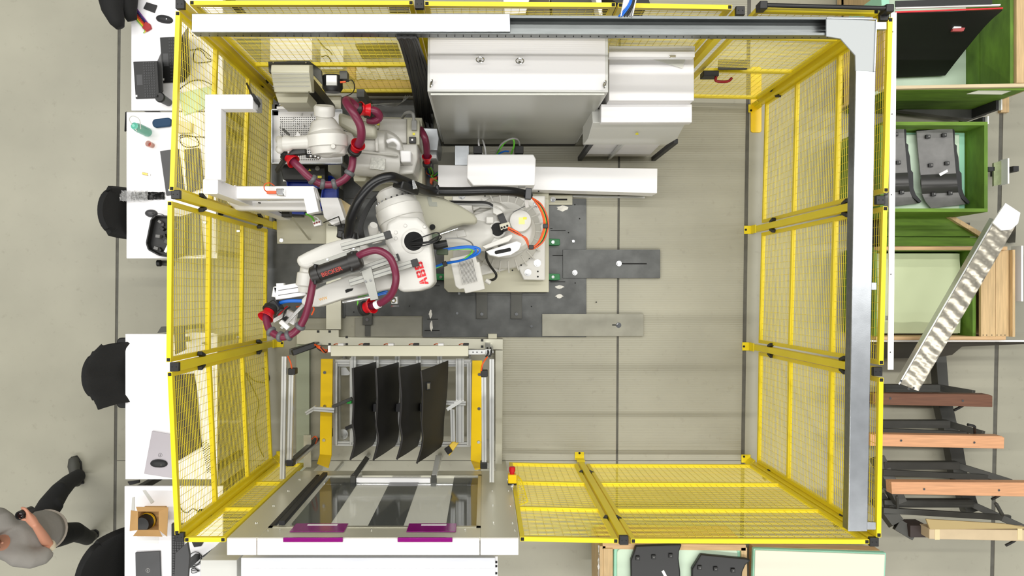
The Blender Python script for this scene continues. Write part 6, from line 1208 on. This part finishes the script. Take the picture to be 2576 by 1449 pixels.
# ------------------------------------------------------------------ crates at the bottom
ce = thing('wooden_crate', 'wooden crate lined with mint foam at the bottom edge, black parts inside', 'crate', W(1700, 1430, 0), 'wooden crates beside the fence'); z = .72
for a, b in (((1516, 1374), (1876, 1378)), ((1516, 1374), (1518, 1560)), ((1872, 1378), (1872, 1560))): 
    for i in range(2): MB().bar(W(*a, z)-Vector((0, 0, .12+i*.25)), W(*b, z)-Vector((0, 0, .12+i*.25)), .05, .24).build('plank', woody if a[1] != b[1] and b[1] > 1500 else wood, ce, sm=False)
MB().pr(1518, 1380, 1542, 1560, z-.05, z+.01).build('rim_board', woody, ce, bev=.003); MB().pr(1520, 1380, 1868, 1560, .1, .14).build('crate_floor', wood, ce)
MB().pp([(1544, 1374), (1864, 1374), (1864, 1560), (1542, 1560)], .60, .70).build('foam_tray', mint, ce, bev=.01); MB().pp(rrect(1552, 1380, 1856, 1560, 12), .70, .712).build('foam_sheet', foam, ce, bev=.006)
cf = thing('wooden_crate', 'wooden crate topped with an empty pale foam sheet at the bottom edge', 'crate', W(2050, 1430, 0), 'wooden crates beside the fence')
MB().pp([(1896, 1376), (2214, 1384), (2214, 1560), (1896, 1560)], .55, .66).build('rim_board', wood, cf, bev=.003)
for i in range(3): MB().pp([(1904, 1384), (2206, 1392), (2206, 1560), (1904, 1560)], .04+i*.17, .04+i*.17+.165).build('plank', wood, cf)
MB().pp([(1896, 1380), (2230, 1391), (2222, 1560), (1890, 1560)], .66, .71).build('foam_tray', mint, cf, bev=.008); MB().pp([(1900, 1384), (2227, 1395), (2219, 1560), (1895, 1560)], .71, .722).build('foam_sheet', mat('cream_foam', (228, 226, 208), .7), cf, bev=.006)
bp2 = mat('ink_black_plastic', (32, 32, 33), .42)
def bpart(pts, z, lab, bosses):
    o = thing('moulded_part', lab, 'moulding', W(*pts[0], z), 'black moulded parts on mint foam'); MB().pp(pts, z-.02, z+.03).build('moulded_body', bp2, o, bev=.012, seg=3)
    for x, y in bosses: q = MB().pr(x-5, y-5, x+5, y+5, z+.03, z+.045).build('clip_boss', blk, o, bev=.002); p = W(x, y, z+.0455); MB().cone(p, p+Vector((0, 0, .002)), .006, n=10).build('boss_ring', mgrey, q)
bpart([(1600, 1374), (1716, 1370), (1709, 1388), (1708, 1406), (1712, 1440), (1713, 1560), (1590, 1560), (1587, 1410)], .74, 'larger black moulded part on mint foam, with white tag', ((1605, 1405), (1645, 1402), (1688, 1399)))
bpart([(1764, 1395), (1878, 1406), (1890, 1410), (1876, 1422), (1868, 1440), (1858, 1560), (1742, 1560), (1741, 1432)], .74, 'smaller black moulded part on mint foam, nearer the pine rim', ((1761, 1429), (1801, 1432), (1845, 1436)))
o = MB().pp([(1664, 1437), (1670, 1434), (1692, 1475), (1684, 1478)], .771, .774).build('paper_tag', paper); tag(o, 'white paper tag on the larger black moulded part', 'tag')
o = thing('torn_film', 'crumpled white film standing at the left of the mint foam crate', 'film', W(1510, 1410, 0)); MB().grid(crumple(1504, 1372, 1520, 1449, .66, .04, 4, 10, 5, 4), .003).build('film_sheet', mat('white_film', (225, 222, 218), .4), o, ang=20); MB().bx((W(1512, 0, .3).x, W(0, 1440, .3).y, 0), (W(1512, 0, .3).x+.01, W(0, 1400, .3).y, .66)).build('film_board', cabs, o)

# ------------------------------------------------------------------ things beyond the top fence
def beyond(name, pts, z0, z1, mt, lab, cat, bev=.004):
    o = MB().pp(pts, z0, z1).build(name, mt, bev=bev); return tag(o, lab, cat)
def standbox(name, pts, z, mt, lab, cat):
    t = thing(name, lab, cat, W(*pts[0], 0)); MB().pp(pts, z-.04, z).build('top_sheet', mt, t, bev=.003)
    c = [W(x, y, z) for x, y in pts]; m_ = sum(c, Vector())/len(c)
    MB().poly([Vector((p.x+(m_.x-p.x)*.06, p.y+(m_.y-p.y)*.06, z-.04)) for p in c], 0).build('box_body', mt, t)
    return t
standbox('storage_box', [(679, 96), (785, 96), (785, 152), (679, 152)], .25, cabw, 'white box behind the top fence above the feeder hood', 'box')
standbox('storage_box', [(806, 116), (864, 116), (864, 174), (806, 174)], .15, cabs, 'pale box with loose cables behind the top fence', 'box')
beyond('dark_slat', [(893, 109), (999, 107), (1000, 114), (894, 116)], 0, .35, mat('brown_black', (44, 36, 24), .5), 'upper dark slat behind the top fence', 'slat')
beyond('dark_slat', [(918, 159), (1014, 157), (1015, 164), (919, 166)], 0, .25, MATS['brown_black'], 'lower dark slat standing above the cardboard package', 'slat')
o = thing('cardboard_package', 'taped cardboard package with clear film behind the top fence', 'box', W(960, 200, 0)); MB().pp([(873, 160), (893, 163), (893, 200), (873, 186)], .0, .2).build('box_flap', card, o); MB().pp([(893, 166), (1060, 166), (1060, 222), (893, 222)], 0, .18).build('box_body', card, o, bev=.003); MB().grid(crumple(896, 168, 1058, 200, .185, .02, 26, 8, 11, 3), .002).build('tape_film', mat('tape_film_white', (225, 222, 210), .25, alpha=.6), o, ang=20)
m = MB(); m.pp([(596, 98), (655, 98), (655, 175), (596, 175)], 0, .02); tag(m.build('floor_mat', mat('grey_mat', (122, 124, 104), .7)), 'grey floor mat behind the top fence at the left', 'mat')
beyond('yellow_side_panel', [(1035, 130), (1045, 130), (1062, 200), (1052, 200)], .3, .34, cabs, 'pale angled bar behind the top fence beside the cable bundle', 'bar')
for pts, lab in (([(800, 100), (815, 118), (828, 128), (836, 138)], 'thin orange-tipped cable above the pale box behind the top fence'), ([(808, 143), (822, 140), (832, 152), (830, 166)], 'black cable loop on the pale box behind the top fence')):
    tag(MB().tube(wp([(x, y, .2) for x, y in pts]), .006, 8).build('loose_cable', blk), lab, 'cable')
# strip above the top fence rail
standbox('white_machine', [(1262, -40), (1342, -40), (1322, 34), (1270, 36)], 1.0, white, 'white machine behind the top fence beside the black sheets', 'machine')
for i, (pts, mm, lab) in enumerate((([(1312, -20), (1380, -20), (1384, 40), (1330, 40)], mat('taupe_sheet', (92, 86, 72), .6), 'taupe hanging sheet behind the top fence'), ([(1384, -20), (1496, -20), (1510, 40), (1390, 40)], dsteel2, 'dark sheet behind the top fence left of the white strip'), ([(1512, -20), (1626, -20), (1636, 10), (1560, 14)], blk, 'black slab behind the cable ladder'))): standbox('hanging_sheet', pts, .8, mm, lab, 'sheet')
beyond('white_post', [(1494, -20), (1512, -20), (1516, 38), (1508, 38)], 0, .95, white, 'narrow white post behind the top fence', 'post')
standbox('black_controller', [(978, 12), (1028, 12), (1026, 30), (980, 30)], 1.9, blk, 'black controller behind the top fence above the cable bundle', 'controller')
standbox('grey_terminal', [(491, 14), (508, 14), (508, 33), (492, 33)], 2.0, white, 'small white terminal box at the left end of the duct', 'box')
o = beyond('timber_offcut', [(2150, -20), (2240, -20), (2205, 5), (2140, 12)], 0, .15, plyw, 'brown timber offcut beyond the gate', 'timber'); beyond('mint_foam_block', [(2216, -20), (2236, -20), (2238, 12), (2218, 14)], 0, .9, mint, 'mint foam block beyond the gate bracket', 'foam')
# scattered cable on the floor by the left fence
tag(MB().tube(wp([(660, 925, .01), (676, 945, .01), (672, 962, .01), (640, 958, .01), (618, 940, .01), (650, 1010, .01), (642, 1060, .01), (650, 1120, .01), (664, 1150, .01)]), .005, 8).build('loose_cable', blk), 'black cable lying on the floor behind the lower left mesh', 'cable')
